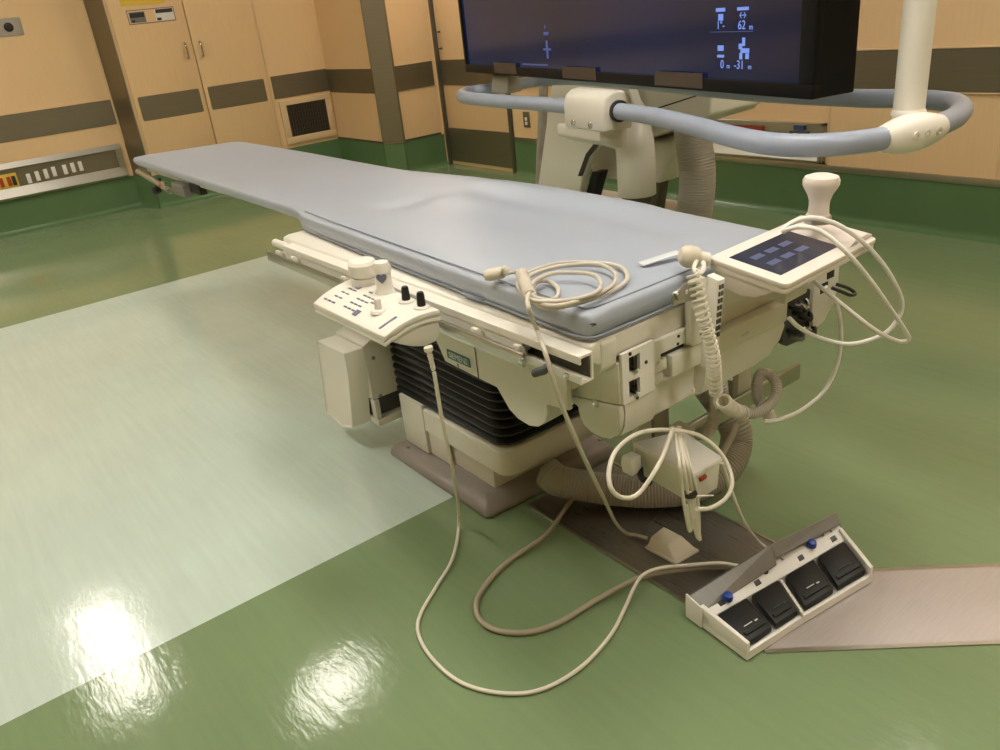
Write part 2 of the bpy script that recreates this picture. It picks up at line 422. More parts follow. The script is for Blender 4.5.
t = thing('service_panel', 'long recessed steel service panel with a row of white outlets on left wall', 'service panel', (.4, YW, .25))
sx0, sx1 = -.9, 1.56
MB().prism([(YW, .50), (YW - .012, .50), (YW - .028, .462), (YW - .022, .458), (YW, .462)], 'x', sx0, sx1).build('top_flange', 'steel', t, smooth=0)
MB().prism([(YW, .245), (YW - .03, .245), (YW - .04, .262), (YW - .012, .325), (YW, .325)], 'x', sx0, sx1).build('bottom_shelf', 'steel', t, smooth=0)
B(sx0, sx1, YW - .004, YW, .325, .462).build('back_plate', 'band', t, smooth=0)
B(sx1 - .04, sx1, YW - .026, YW, .325, .462).build('end_plate', 'steel', t, smooth=0)
for px_ in ((0.8843,6.9460,0.3667), (0.9441,6.9460,0.3729), (1.0038,6.9460,0.3770), (1.0610,6.9460,0.3826), (1.1381,6.9460,0.3821), (1.1959,6.9460,0.3857), (1.2499,6.9460,0.3863)):
    x, z = px_[0], px_[2]
    B(x - .014, x + .014, YW - .009, YW - .003, z - .035, z + .035).build('outlet', 'white', t, bevel=.002)
cx = (0.7533,6.9460,0.3754)
B(cx[0] - .075, cx[0] + .058, YW - .008, YW - .003, cx[2] - .05, cx[2] + .05).build('socket_plate', 'yellow', t, bevel=.002)
for dx in (-.05, .0, .032):
    B(cx[0] + dx - .012, cx[0] + dx + .014, YW - .012, YW - .006, cx[2] - .036, cx[2] + .03).build('socket', 'red' if dx < 0.03 else 'dark', t, bevel=.002)
t = thing('gas_outlet_plate', 'steel wall plate with one dark round knob high on the left wall', 'wall plate', (1.0, YW, 1.33))
MB().prism(rrect(.82, 1.16, 1.322, 1.436, .006), 'y', YW - .008, YW).build('plate', 'steel', t, bevel=.001, seg=1)
MB().lathe([(.03, 0), (.03, .012), (.02, .018), (.018, .035), (0, .036)], (1.075, YW - .006, 1.378), (0, -1, 0)).build('knob', 'dark', t)

t = thing('light_switch', 'dark wall switch plate with white rockers right of the door', 'switch', (XW, 4.70, .36))
B(XW - .006, XW, 4.665, 4.735, .345, .455).build('plate', 'band', t, bevel=.002)
for z in (.375, .405):
    B(XW - .011, XW - .005, 4.688, 4.712, z - .012, z + .012).build('rocker', 'white', t, bevel=.002)
t = thing('wall_outlet_box', 'recessed steel outlet box with white shelf low on the right wall', 'outlet box', (XW, 2.7, .275))
oy0, oy1, oz0, oz1 = 2.335, 3.06, .278, .474
g = MB()
for a in ((oy0, oy1, oz0, oz0 + .012), (oy0, oy1, oz1 - .012, oz1), (oy0, oy0 + .02, oz0, oz1), (oy1 - .02, oy1, oz0, oz1)):
    g.box(XW - .03, XW, a[0], a[1], a[2], a[3])
g.build('box_frame', 'steel', t, bevel=.001, seg=1)
B(XW - .004, XW - .001, oy0 + .02, oy1 - .02, oz0 + .012, oz1 - .012).build('back_plate', 'steel', t, smooth=0)
MB().prism([(XW - .03, oz0 + .012), (XW - .004, oz0 + .012), (XW - .004, oz0 + .085)], 'y', oy0 + .03, oy1 - .03).build('white_shelf', 'paper', t, smooth=0)
B(XW - .014, XW - .004, 2.70, 2.93, .415, .445).build('red_strip', 'red', t, bevel=.002)
B(XW - .02, XW - .004, 2.455, 2.515, .435, .472).build('blue_adapter', 'bluebox', t, bevel=.002)
B(XW - .016, XW - .004, 2.43, 2.54, .385, .43).build('socket_block', 'olive', t, bevel=.002)
for y in (2.46, 2.505):
    B(XW - .02, XW - .015, y - .013, y + .013, .388, .42).build('outlet', 'white', t, bevel=.002)

# ------------------------------------------------------------------ floor duct covers
t = MB().hexa([(1.05, .878, 0), (1.345, .878, 0), (1.345, 1.428, 0), (1.05, 1.428, 0)], [(1.052, .878, .004), (1.343, .878, .004), (1.343, 1.428, .004), (1.052, 1.428, .004)])
dk = tag(t.build('floor_duct_cover', 'duct_dark', smooth=0), 'dark worn steel floor duct cover running under the table base', 'duct cover', 'floor duct covers')
B(1.046, 1.053, .878, 1.428, 0, .006).build('edge_strip', 'steel', dk, smooth=0)
B(1.342, 1.349, .878, 1.428, 0, .006).build('edge_strip', 'steel', dk, smooth=0)
q = MB().box(0, .1, 0, .002, .0041, .0046, Matrix.Translation((1.19, 1.14, 0)) @ Matrix.Rotation(.25, 4, 'Z'))
q.build('scratch', 'steel', dk, smooth=0)
a, b_, c_, e_ = (1.4135,0.6839,0.0000), (1.6632,0.4613,0.0000), (1.4329,0.3710,0.0000), (1.0502,0.7045,0.0000)
a = Vector(a); b_ = Vector(b_); c_ = Vector(c_); e_ = Vector(e_)
s0 = (b_ - a).normalized(); a2 = a - s0 * .05
up4 = Vector((0, 0, .003))
pts4 = [e_, c_ + (c_ - e_).normalized() * .5, b_ + s0 * .9, a2]
dk = tag(MB().hexa(pts4, [p + up4 for p in pts4]).build('floor_duct_cover', 'duct', smooth=0), 'pale brushed steel floor duct cover running right from the foot pedals', 'duct cover', 'floor duct covers')
for p, q in ((pts4[0], pts4[1]), (pts4[3], pts4[2])):
    dr = (q - p).normalized(); nn = Vector((-dr.y, dr.x, 0)) * .005
    MB().hexa([p - nn, q - nn, q + nn, p + nn], [v + up4 * 1.15 for v in (p - nn, q - nn, q + nn, p + nn)]).build('edge_strip', 'steel', dk, smooth=0)

# ------------------------------------------------------------------ examination table
T = thing('examination_table', 'cream adjustable X-ray examination table on black bellows pedestal', 'table', (1.16, 1.65, 0))
# base plate with rounded nose, convex near end
poly = [(.937, 1.475), (1.04, 1.448), (1.16, 1.437), (1.28, 1.448), (1.372, 1.475), (1.385, 1.56), (1.385, 2.2), (.937, 2.2)]
poly2 = [(.951, 1.49), (1.04, 1.466), (1.16, 1.455), (1.28, 1.466), (1.36, 1.49), (1.37, 1.56), (1.37, 2.19), (.951, 2.19)]
poly = [(.944, 1.452), (.934, 1.462), (.934, 1.93), (1.392, 1.93), (1.392, 1.50), (1.378, 1.432), (1.2, 1.44), (1.05, 1.447)]
def inset(pl, d):
    cx_ = sum(p[0] for p in pl) / len(pl); cy_ = sum(p[1] for p in pl) / len(pl)
    return [(p[0] + d * (1 if p[0] < cx_ else -1), p[1] + d * (1 if p[1] < cy_ else -1)) for p in pl]
bm_ = MB(); rings = []
for d_, z in ((.004, 0), (0, .006), (0, .016), (.005, .028), (.014, .039), (.030, .046)):
    rings.append([Vector((p[0], p[1], z)) for p in inset(poly, d_)])
bm_.ring(rings); bp = bm_.build('base_plate', 'mauve', T, smooth=50)
for q in ((.972, 1.49), (.958, 1.86), (1.36, 1.475), (1.15, 1.48)):
    MB().lathe([(.006, 0), (.006, .002), (0, .003)], (q[0], q[1], .045)).build('bolt', 'chrome', bp)
# lower pedestal housings
q = MB(); q.prism([(1.0, 1.495), (1.32, 1.495), (1.32, 1.90), (1.0, 1.90)], 'z', .044, .14)
q.build('pedestal_foot', 'cream2', T, bevel=.006)
q = MB(); q.box(.974, 1.03, 1.775, 1.895, .05, .205); q.build('side_flap', 'cream2', T, bevel=.003)
q = MB(); q.box(.984, .99, 1.68, 1.772, .05, .125); q.build('side_opening', 'greycream', T, smooth=0)
q = MB(); rings = []
pc = rrect(.978, 1.345, 1.405, 1.905, .035, 5)
for z, d_ in ((.120, .006), (.126, 0), (.190, 0), (.195, .005)):
    rings.append([Vector((p[0], p[1], z)) for p in inset(pc, d_)])
q.ring(rings); q.build('pedestal_housing', 'cream2', T, smooth=45)
# bellows
q = MB(); rings = []; nb = 17; z0, z1 = .195, .60
for k in range(nb):
    zz = z0 + (z1 - z0) * k / nb; h = (z1 - z0) / nb
    for fz, d_ in ((0, .014), (.2, .008), (.42, .0), (.62, .0), (.85, .008)):
        pr = rrect(.984 + d_, 1.340 - d_, 1.410 + d_, 1.955 - d_, .05, 5)
        rings.append([Vector((p[0], p[1], zz + fz * h)) for p in pr])
q.ring(rings); q.build('bellows', 'bellows', T, smooth=25)
# main frame under the top
q = B(.895, 1.43, 1.04, 2.02, .52, .606); q.build('main_frame', 'cream2', T, bevel=.004)
# side panel with chin
pp = [(2.02, .60), (2.02, .52), (1.62, .515), (1.49, .51), (1.462, .463), (1.268, .458), (1.252, .440), (1.232, .418), (1.205, .405), (1.17, .402), (1.14, .41), (1.115, .43), (1.106, .452), (1.106, .472), (1.04, .482), (1.04, .60)]
q = MB().prism(pp, 'x', .884, .895); sp = q.build('side_panel', 'cream2', T, bevel=.0015, seg=1)
B(.8825, .8842, 1.331, 1.3335, .462, .56).build('panel_seam', 'olive', sp, smooth=0)
# chin curves inward under the frame
q = MB(); rings = []
for x, kx in ((.895, 0), (.93, .012), (.97, .05), (.985, .075)):
    rings.append([Vector((x, y, max(z, .402 + kx))) for y, z in ((1.27, .47), (1.255, .44), (1.232, .418), (1.205, .405), (1.17, .402), (1.14, .41), (1.115, .43), (1.106, .452), (1.106, .47))])
q.ring(rings); q.build('chin_panel', 'cream2', T, smooth=50)
lp = B(.8815, .8842, 1.358, 1.446, .478, .500).build('maker_plate', 'teal', sp, bevel=.0008, seg=1)
MX = frame((.8812, 1.402, .489), (0, -1, 0), (0, 0, 1))
text('maker_lettering', 'SIEMENS', .0195, MX, 'whiteprint', lp)
lp2 = text('arrow_mark', 'Y', .014, frame((.8832, 1.408, .468), (0, -1, 0), (0, 0, 1)), 'darkink', sp)
# tabletop plate with rounded drop at the near end
q = MB(); rings = []
for x, z, hh_ in ((.852, .640, .010), (.856, .652, .03), (.872, .656, .045), (1.42, .656, .045), (1.44, .652, .03), (1.446, .64, .012)):
    rings.append([Vector((x, .938, z)), Vector((x, 2.20, z)), Vector((x, 2.20, z - hh_)), Vector((x, .938, z - hh_))])
q.ring(rings); q.build('tabletop', 'cream', T, bevel=.003, smooth=50)
q = MB().prism([(.934, .648), (.94, .654), (.98, .654), (1.03, .65), (1.03, .60), (1.012, .588), (.985, .580), (.955, .583), (.938, .60)], 'x', .878, .917)
q.build('end_cap', 'cream', T, bevel=.004)
ext = B(.992, 1.42, 2.27, 4.02, .652, .6695).build('head_extension', 'greycream', T, bevel=.003)
# channel profile along the near side
q = MB().prism([(.852, .648), (.820, .648), (.820, .632), (.8245, .632), (.8245, .6425), (.846, .6425), (.846, .6005), (.8245, .6005), (.8245, .611), (.820, .611), (.820, .595), (.852, .595)], 'y', .928, 2.13)
ch = q.build('side_channel', 'cream', T, bevel=.001, seg=1)
B(.8448, .8465, .932, 2.12, .6005, .6425).build('channel_shade', 'olive', ch, smooth=0)  # dark strip on the back wall, the channel's inner shade put in colour
B(.8225, .842, 1.085, 2.122, .612, .6315).build('slot_cover', 'cream', ch, bevel=.001, seg=1)
MB().lathe([(.006, 0), (.005, .004), (0, .005)], (.8205, .963, .603), (-1, 0, 0)).build('screw', 'chrome', ch)
# stainless accessory rail on standoffs
q = B(.795, .803, 1.052, 2.195, .600, .627); rl = q.build('side_rail', 'steel', T, bevel=.002)
for y in (1.08, 1.21, 1.42, 1.75, 2.04, 2.14):
    MB().prism([(.803, .608), (.824, .608), (.824, .622), (.812, .634), (.803, .634)], 'y', y - .009, y + .009).build('standoff', 'greycream', rl, bevel=.002)
MB().cyl((.797, 1.049, .613), (.797, 1.060, .613), .006).build('end_screw', 'chrome', rl)
MB().cyl((.835, 2.115, .638), (.835, 2.215, .638), .011).build('rail_stop', 'cream', rl)
# black clamp lever
q = MB().tube([(0.8150,1.0030,0.6115), (0.8060,1.0067,0.6060), (0.8000,1.0283,0.5948)], lambda i: (.007, .0085, .0075)[i], 10)
q.build('clamp_lever', 'darkgrey', T)
# end of the frame: side cheek, lobe cover, socket plates
q = MB().prism([(.934, .60), (.934, .518), (1.09, .490), (1.10, .60)], 'x', .914, .93); q.build('end_cheek', 'cream2', T, bevel=.002)
B(.93, 1.41, .952, 1.06, .53, .612).build('end_block', 'cream2', T, bevel=.003)
lobe = [(.934, .516), (.932, .495), (.936, .470), (.946, .450), (.962, .438), (.985, .433), (1.012, .434), (1.032, .442), (1.042, .46), (1.046, .478), (1.095, .490)]
q = MB().prism(lobe, 'x', .912, .9235); q.build('end_lobe', 'cream2', T, bevel=.0015)
MB().lathe([(.008, 0), (.008, .003), (.004, .005), (0, .005)], (.9125, .994, .502), (-1, 0, 0)).build('bolt', 'chrome', T)
def cover_prof(ins):
    # (y,z) of the curved lower cover, recessed in its middle by ins
    return [(.932, .525), (.932 + ins, .52), (.930 + ins, .50), (.934 + ins, .47), (.944 + ins * .4, .447), (.965, .436), (1.0, .432), (1.04, .44), (1.05, .47), (1.05, .525)]
q = MB(); rings = []
for x, ins, sc in ((.9245, 0, 1), (1.010, 0, 1), (1.022, .026, 1), (1.146, .026, 1), (1.148, 0, 1), (1.33, 0, 1), (1.375, 0, .92), (1.396, 0, .72), (1.404, .0, .45)):
    rings.append([Vector((x, .99 + (y - .99) * 1.0, .525 + (z - .525) * sc)) for y, z in cover_prof(ins)])
q.ring(rings); cv = q.build('end_cover', 'cream2', T, smooth=38)
cl = B(1.045, 1.404, .924, .951, .5265, .5715); cl.build('cover_upper', 'cream2', T, bevel=.004)
text('cover_stamp', 'o-oe', .012, frame((1.262, .9238, .545), (1, 0, 0), (0, 0, 1)), 'greycream', cv)
MB().lathe([(.004, 0), (.004, .002), (0, .003)], (1.13, .947, .462), (0, -1, 0)).build('bolt', 'cream', cv)
q = MB()
def plate_with_holes(m, x0, x1, z0, z1, holes, y0, y1):
    xs = sorted({x0, x1} | {h[0] for h in holes} | {h[1] for h in holes}); zs = sorted({z0, z1} | {h[2] for h in holes} | {h[3] for h in holes})
    for i in range(len(xs) - 1):
        for j in range(len(zs) - 1):
            cx_, cz_ = (xs[i] + xs[i + 1]) / 2, (zs[j] + zs[j + 1]) / 2
            if any(h[0] < cx_ < h[1] and h[2] < cz_ < h[3] for h in holes): continue
            m.box(xs[i], xs[i + 1], y0, y1, zs[j], zs[j + 1])
    return m
holes = [(.935, .963, .574, .606), (.933, .961, .528, .560)]
plate_with_holes(q, .9175, 1.0, .519, .618, holes, .927, .934); so = q.build('socket_plate', 'white', T, smooth=0)
for h in holes:
    B(h[0] - .002, h[1] + .002, .945, .952, h[2] - .002, h[3] + .002).build('socket_recess', 'dark', so, smooth=0)
    MB().cyl((h[0] + .018, .95, h[2] + .006), (h[0] + .012, .922, h[2] + .002), .0045, res=10).build('contact_pin', 'chrome', so)
def dot(x, z, y, r, par, mt='dark'):
    return MB().lathe([(r, 0), (r, .0015), (0, .002)], (x, y, z), (0, -1, 0), 12).build('screw', mt, par)
dot(.938, .613, .927, .0035, so); dot(.978, .583, .927, .0035, so); dot(.952, .521, .927, .0035, so)
q = MB().prism([(1.0, .612), (1.0, .57), (1.02, .570), (1.02, .583), (1.085, .583), (1.095, .575), (1.10, .575), (1.10, .612)], 'y', .929, .95)
up_ = q.build('upper_strip', 'cream', T, bevel=.001, seg=1)
dot(1.068, .603, .929, .003, up_); dot(1.066, .588, .929, .003, up_); dot(1.0, .615, .931, .003, up_)
B(1.02, 1.09, .936, .95, .573, .583).build('slot', 'dark', up_, smooth=0)
q = MB(); q.box(1.0, 1.04, .9315, .95, .545, .57); q.box(1.0, 1.03, .9315, .95, .525, .545)
q.build('stepped_block', 'cream', T, bevel=.004)
# far corner of the end: socket plate and cable block
B(1.406, 1.50, .955, 1.06, .50, .60).build('rear_crossbar', 'cream2', T, bevel=.003)
bl = MB().prism([(1.41, .56), (1.41, .47), (1.43, .455), (1.495, .452), (1.502, .47), (1.508, .565)], 'y', .938, .955).build('cable_block', 'darkgrey', T, bevel=.003)
for k, (x, z, mt) in enumerate(((1.43, .548, 'black'), (1.445, .53, 'black'), (1.425, .495, 'black'), (1.46, .492, 'chrome'), (1.44, .475, 'grey'), (1.468, .512, 'black'), (1.485, .475, 'black'), (1.455, .545, 'chrome'))):
    pth = spline([(x, .942, z), (x + .006, .925, z - .003), (x + .02, .922, z - .008), (x + .034, .932, z - .004), (x + .036, .942, z)], 4)
    MB().tube(pth, .005, 8).build('cable_lead', mt, bl)
q = MB().prism([(1.506, .59), (1.506, .50), (1.512, .478), (1.53, .468), (1.56, .478), (1.59, .51), (1.602, .54), (1.602, .61), (1.51, .60)], 'y', .93, .99)
fp = q.build('far_end_plate', 'cream2', T, bevel=.003)
for x0_, x1_, z0_, z1_ in ((1.553, 1.578, .575, .60), (1.530, 1.556, .548, .57)):
    B(x0_, x1_, .928, .932, z0_, z1_).build('socket_recess', 'dark', fp, smooth=0)
MB().tube(spline([(1.5595,0.9200,0.5553), (1.5581,0.9000,0.5530), (1.5822,0.8900,0.5387), (1.6203,0.9000,0.5288), (1.6071,0.9100,0.5435), (1.5914,0.9300,0.5533)], 6), .004, 8).build('wire_hook', 'dark', fp)
# hanging posts and lower accessory bar
for x0_, x1_ in ((1.122, 1.166), (1.174, 1.224), (1.472, 1.522)):
    B(x0_, x1_, 1.094, 1.112, .25, .52).build('hanging_post', 'greycream' if x0_ != 1.174 else 'hose', T, bevel=.002)
q = MB().box(1.10, 1.712, 1.080, 1.092, .228, .272); lb = q.build('lower_bar', 'steel', T, bevel=.004)
q = MB(); q.box(1.21, 1.262, 1.05, 1.10, .225, .285); q.build('bar_clamp', 'greycream', lb, bevel=.004)
# head-end rail and bracket below the extension
q = MB().tube([(0.9800,4.1392,0.6434), (0.9750,3.8965,0.6276), (0.9700,3.6535,0.6048)], .013, 12)
hr = q.build('head_rail', 'steel', T)
hb = Vector((0.9650,3.4943,0.6310))
B(hb.x - .006, hb.x + .03, hb.y - .075, hb.y + .075, hb.z - .028, hb.z + .022).build('head_bracket', 'grey', T, bevel=.004)
hk = Vector((0.9650,3.8369,0.5909))
MB().lathe([(0, -.02), (.016, -.016), (.018, 0), (.014, .016), (0, .02)], hk, (1, .3, 0), 14).build('head_knob', 'black', T)
B(hb.x + .02, hb.x + .05, hb.y - .20, hb.y - .08, hb.z - .01, hb.z + .03).build('head_dark_void', 'black', T, bevel=.003)  # black block painted in for the dark void between bracket and mattress
MB().cyl(hk, hk + Vector((.03, .02, .045)), .008, res=10).build('knob_stem', 'dark', T)
hn = Vector((0.9550,3.6478,0.6342))
MB().lathe([(.018, 0), (.016, .014), (0, .016)], hn, (-1, -.4, .2), 16).build('clamp_nut', 'chrome', T)
# imaging unit hung beneath the head side of the frame
XH = .86
ft = [(0.8600,2.1348,0.3446), (0.8600,1.9618,0.3509), (0.8600,2.0042,0.0987), (0.8600,2.0769,0.0753), (0.8600,2.1792,0.0878)]
ft = [Vector(v) for v in ft]
def sh(v, dx, dy=0, dz=0): return v + Vector((dx, dy, dz))
q = MB()
fr = [ft[0], ft[1], sh(ft[1], 0, 0.0, -.07), ft[2], ft[3], ft[4]]
rings = [[sh(v, .006, (2.07 - v.y) * .04, (.2 - v.z) * .04) for v in fr], fr, [sh(v, .05, -.03, .012) for v in fr]]
q.ring(rings); iu = q.build('detector_housing', 'cream2', T, bevel=.004, smooth=45)
q = MB().hexa([sh(ft[0], .05, -.03, .012), sh(ft[1], .05, -.03, .012), sh(ft[1], .30, -.03, .012), sh(ft[0], .30, -.03, .012)],
              [sh(ft[0], .052, -.03, .016), sh(ft[1], .052, -.032, .016), sh(ft[1], .30, -.035, .12), sh(ft[0], .30, -.03, .12)])
q.build('housing_top', 'cream2', iu, bevel=.001)
y1 = ft[1].y - .03; y0 = ft[0].y - .03
zb = ft[2].z + .012
B(XH + .05, XH + .30, y1, y0, zb + .085, ft[1].z + .014).build('housing_body', 'greycream', iu, bevel=.002)
B(XH + .055, XH + .29, y1 + .02, y0, zb + .02, zb + .083).build('housing_tray_back', 'darkgrey', iu, smooth=0)
B(XH + .05, XH + .30, y1 - .008, y0, zb, zb + .022).build('housing_tray', 'greycream', iu, bevel=.003)
B(XH + .05, XH + .066, y1 - .006, y1 + .02, zb + .02, zb + .083).build('tray_post', 'greycream', iu, bevel=.002)
for zz in (.06, -.06):
    MB().lathe([(.006, 0), (.005, .002), (0, .003)], (XH + .075, y1 - .0005, (zb + ft[1].z) / 2 + .03 + zz), (0, -1, 0), 12).build('screw', 'grey', iu)
B(XH + .29, XH + .40, y1 + .0, y0 - .03, ft[1].z + .02, .56).build('housing_mount', 'greycream', iu, bevel=.004)

# ------------------------------------------------------------------ mattress
near = [(.92, .875), (.938, .868), (.945, .860), (.96, .854), (1.0, .854), (1.3, .866), (1.8, .890), (2.19, .912), (2.235, .930), (2.3, .942), (3.2, .960), (4.02, .975), (4.09, .985)]
far = [(.92, 1.415), (.938, 1.42), (.96, 1.432), (1.0, 1.436), (1.25, 1.463), (1.5, 1.484), (1.8, 1.492), (2.1, 1.482), (2.25, 1.462), (2.45, 1.436), (3.2, 1.452), (4.0, 1.462), (4.05, 1.455)]
def interp(tab, y):
    if y <= tab[0][0]: return tab[0][1]
    for (a0, b0), (a1, b1) in zip(tab, tab[1:]):
        if y <= a1: return b0 + (b1 - b0) * (y - a0) / (a1 - a0)
    return tab[-1][1]
ridge = [(1.2437,1.9577,0.7000), (1.4447,1.9348,0.7000), (1.4683,1.6943,0.7000), (1.4528,1.3813,0.7000)]
valley = [(1.1188,2.0008,0.7000), (1.3504,1.9576,0.7000), (1.3677,1.5819,0.7000), (1.3462,1.3452,0.7000), (1.3157,1.1092,0.7000)]
dip = [(1.2727,1.6303,0.7000), (1.2340,1.5056,0.7000)]
def dist(pl, x, y):
    best = 9
    for (x0, y0_, _), (x1, y1_, _) in zip(pl, pl[1:]):
        dx, dy = x1 - x0, y1_ - y0_; t_ = max(0, min(1, ((x - x0) * dx + (y - y0_) * dy) / (dx * dx + dy * dy)))
        best = min(best, math.hypot(x - x0 - t_ * dx, y - y0_ - t_ * dy))
    return best
def wr(x, y):
    h = .009 * math.exp(-(dist(ridge, x, y) / .06) ** 2) - .010 * math.exp(-(dist(valley, x, y) / .05) ** 2) - .012 * math.exp(-(dist(dip, x, y) / .13) ** 2)  # rumples, with valley and dip deepened to imitate a soft shadow
    h += .002 * math.sin(7 * x + 3 * y) * math.sin(2.1 * y + 1)
    return h
ysx = [.938, .94, .944, .952] + [.97 + .035 * i for i in range(35)] + [2.20, 2.215, 2.225, 2.24, 2.26] + [2.3 + .06 * i for i in range(29)] + [4.02, 4.05, 4.075, 4.088, 4.092]
q = MB(); rings = []; NU = 44
L0, L1 = ysx[0], ysx[-1]
for y in ysx:
    xn, xf = interp(near, y), interp(far, y)
    th = .046 if y < 2.21 else (.046 - (.046 - .034) * min(1, (y - 2.21) / .04))
    zt = .706; zb_ = zt - th
    e = min(y - L0, L1 - y); k = min(1, e / .014); k = math.sqrt(max(0, 1 - (1 - k) ** 2)) * .92 + .08
    zm = (zt + zb_) / 2; hz = th / 2 * k
    ring_ = []
    for a in range(0, 9):   # near side, from bottom to top
        an = -PI / 2 + PI * a / 8
        ring_.append(Vector((xn + .012 - .012 * max(0, math.cos(an)) ** .55, y, zm + hz * math.sin(an) + (wr(xn, y) * .3 if an > 0 else 0))))
    for i in range(1, NU):
        u = i / NU; x = xn + .012 + (xf - xn - .024) * u
        edge = min(u, 1 - u) * (xf - xn)
        ring_.append(Vector((x, y, zm + hz + k * (wr(x, y) * min(1, .3 + edge / .06) + .003 * min(1, edge / .05)))))
    for a in range(0, 9):
        an = PI / 2 - PI * a / 8
        ring_.append(Vector((xf - .012 + .012 * max(0, math.cos(an)) ** .55, y, zm + hz * math.sin(an) + (wr(xf, y) * .6 if an > 0 else 0))))
    if y > 3.85:
        for v in ring_:
            uu = min(1, max(0, (v.x - xn) / (xf - xn))); v.y += (0.10 - 0.165 * uu) * ((y - 3.85) / .242)
    rings.append(ring_)
q.ring(rings)
mt_ = q.build('mattress', 'vinyl', smooth=60)
tag(mt_, 'long blue-grey vinyl mattress pad narrowing to the head on the examination table', 'mattress')
# welted seams round the thick section
def seam(z, off):
    pth = [(interp(near, 2.2) + off, 2.195, z)]
    for y in (2.0, 1.7, 1.4, 1.2, 1.05, .975): pth.append((interp(near, y) + off, y, z))
    pth += [(interp(near, .95) + off + .007, .944 + off, z), (interp(near, .95) + off + .03, .937 + off, z)]
    for x in (1.0, 1.2, 1.3, 1.40): pth.append((x, .936 + off, z))
    return spline(pth, 6)
MB().tube(seam(.7098, .018), .0018, 6).build('top_welt', 'piping', mt_)
MB().tube(seam(.664, .0), .003, 6).build('bottom_welt', 'piping', mt_)
ey = Vector((0.8357,0.9064,0.7060))
MB().lathe([(.006, 0), (.006, .002), (.003, .0025), (.003, .001), (0, .001)], (ey.x, ey.y, .7055)).build('eyelet', 'chrome', mt_)
q = MB(); tw = Vector((0.8620,1.3463,0.7147)); 
B(tw.x - .004, tw.x + .012, 1.25, 1.32, .662, .668).build('edge_tab', 'piping', mt_, bevel=.001)

# ------------------------------------------------------------------ near control console
K = thing('control_console', 'cream control console with two black knobs clipped to the near table rail', 'console', (.72, 1.43, .60))
FR, BR, FL, BL = [Vector(v) for v in ((0.6600,1.3018,0.6409), (0.7850,1.2898,0.6599), (0.6600,1.6091,0.6418), (0.7850,1.6027,0.6699))]
def cp(u, v, dz=0):     # u 0 right..1 left, v 0 front..1 back
    p = (FR.lerp(FL, u)).lerp(BR.lerp(BL, u), v)
    bow = 4 * v * (1 - v)
    return p + Vector((0, 0, .010 * bow + dz))
NV, NUU = 8, 4
def shell(z_top, z_bot, i0, i1):
    rings_ = []
    for iu in range(NUU + 1):
        u = i0 + (i1 - i0) * iu / NUU
        topr = [cp(u, j / NV, z_top) for j in range(NV + 1)]
        botr = [cp(u, 1 - j / NV, z_bot) for j in range(NV + 1)]
        rings_.append(topr + botr)
    return MB().ring(rings_)
shell(0, -.010, 0, 1).build('control_panel', 'cream', K, bevel=.002, smooth=40)
shell(-.0105, -.014, .01, .99).build('panel_gasket', 'greycream', K, smooth=40)
shell(-.0145, -.022, .0, 1).build('panel_rim', 'cream', K, bevel=.002, smooth=40)
# belly with curved end
rings_ = []
for u in (.02, .35, .75, .93):
    pr = []
    for v, dz in ((.10, -.020), (.30, -.012), (.6, -.010), (.97, -.018), (.98, -.050), (.88, -.066), (.68, -.070), (.48, -.060), (.28, -.042)):
        pr.append(cp(u, v, dz + (0.02 if u > .9 else 0)))
    rings_.append(pr)
MB().ring(rings_).build('console_body', 'cream', K, bevel=.002, smooth=40)
pn = (cp(0, .5) - cp(1, .5)).cross(cp(.5, 1) - cp(.5, 0)).normalized()
if pn.z < 0: pn = -pn
def onp(name, u, v, prof, mt, res=20, lean=(0, 0, 0)):
    ax = (pn * .05 + Vector((.03, -.03, 1))).normalized()
    return MB().lathe(prof, cp(u, v) - ax * .001, ax, res).build(name, mt, K)
pu, pv = {}, {}
onp('table_joystick', .84, .84, [(.029, 0), (.029, .016), (.027, .018), (.031, .021), (.032, .024), (.032, .046), (.027, .053), (.012, .058), (0, .059)], 'cream', 28)
onp('collimator_joystick', .56, .84, [(.022, 0), (.0195, .006), (.0175, .009), (.0165, .044), (.0185, .046), (.0185, .060), (.015, .067), (0, .068)], 'cream', 24)
onp('mini_joystick', .31, .36, [(.018, 0), (.015, .005), (.008, .007), (.007, .014), (.008, .022), (.0055, .028), (0, .029)], 'cream', 20)
for u, v in ((.275, .82), (.105, .84)):
    o_ = onp('knob_collar', u, v, [(.017, 0), (.016, .004), (.010, .006), (0, .006)], 'cream', 20)
    onp('black_knob', u, v, [(.0085, .004), (.0088, .012), (.0075, .03), (.006, .034), (0, .034)], 'black', 14)
hm_ = cp(.56, .84) + Vector((0, 0, .033))
text('heart_mark', '\u2665', .02, frame(hm_ + Vector((-.6, -.8, 0)) * .0178, (.8, -.6, 0), (0, 0, 1)), 'ink', K)
# printed key legends
q = MB()
def key(u, v, du, dv):
    a_ = [cp(u, v, .0006), cp(u + du, v, .0006), cp(u + du, v + dv, .0006), cp(u, v + dv, .0006)]
    q.hexa(a_, [p + Vector((0, 0, .0006)) for p in a_])
for v in (.14, .27, .40, .53):
    for u in (.90, .84, .78): key(u - .06 * v, v, .045, .028)
for v in (.16, .28, .40, .52):
    for u in (.62, .565, .51): key(u - .05 * v, v, .042, .028)
key(.44, .10, .055, .12); key(.60, .64, .045, .03); key(.76, .60, .05, .08); key(.43, .44, .05, .03)
q.build('key_legend', 'ink', K, smooth=0)['kind'] = 'stuff'
q = MB(); key2 = [cp(.10, .08, .0006), cp(.10, .40, .0006), cp(.125, .40, .0006), cp(.125, .08, .0006)]
q.hexa(key2, [p + Vector((0, 0, .0006)) for p in key2]); q.build('type_label', 'ink', K, smooth=0)
bt = Vector((0.7300,1.2632,0.6064))
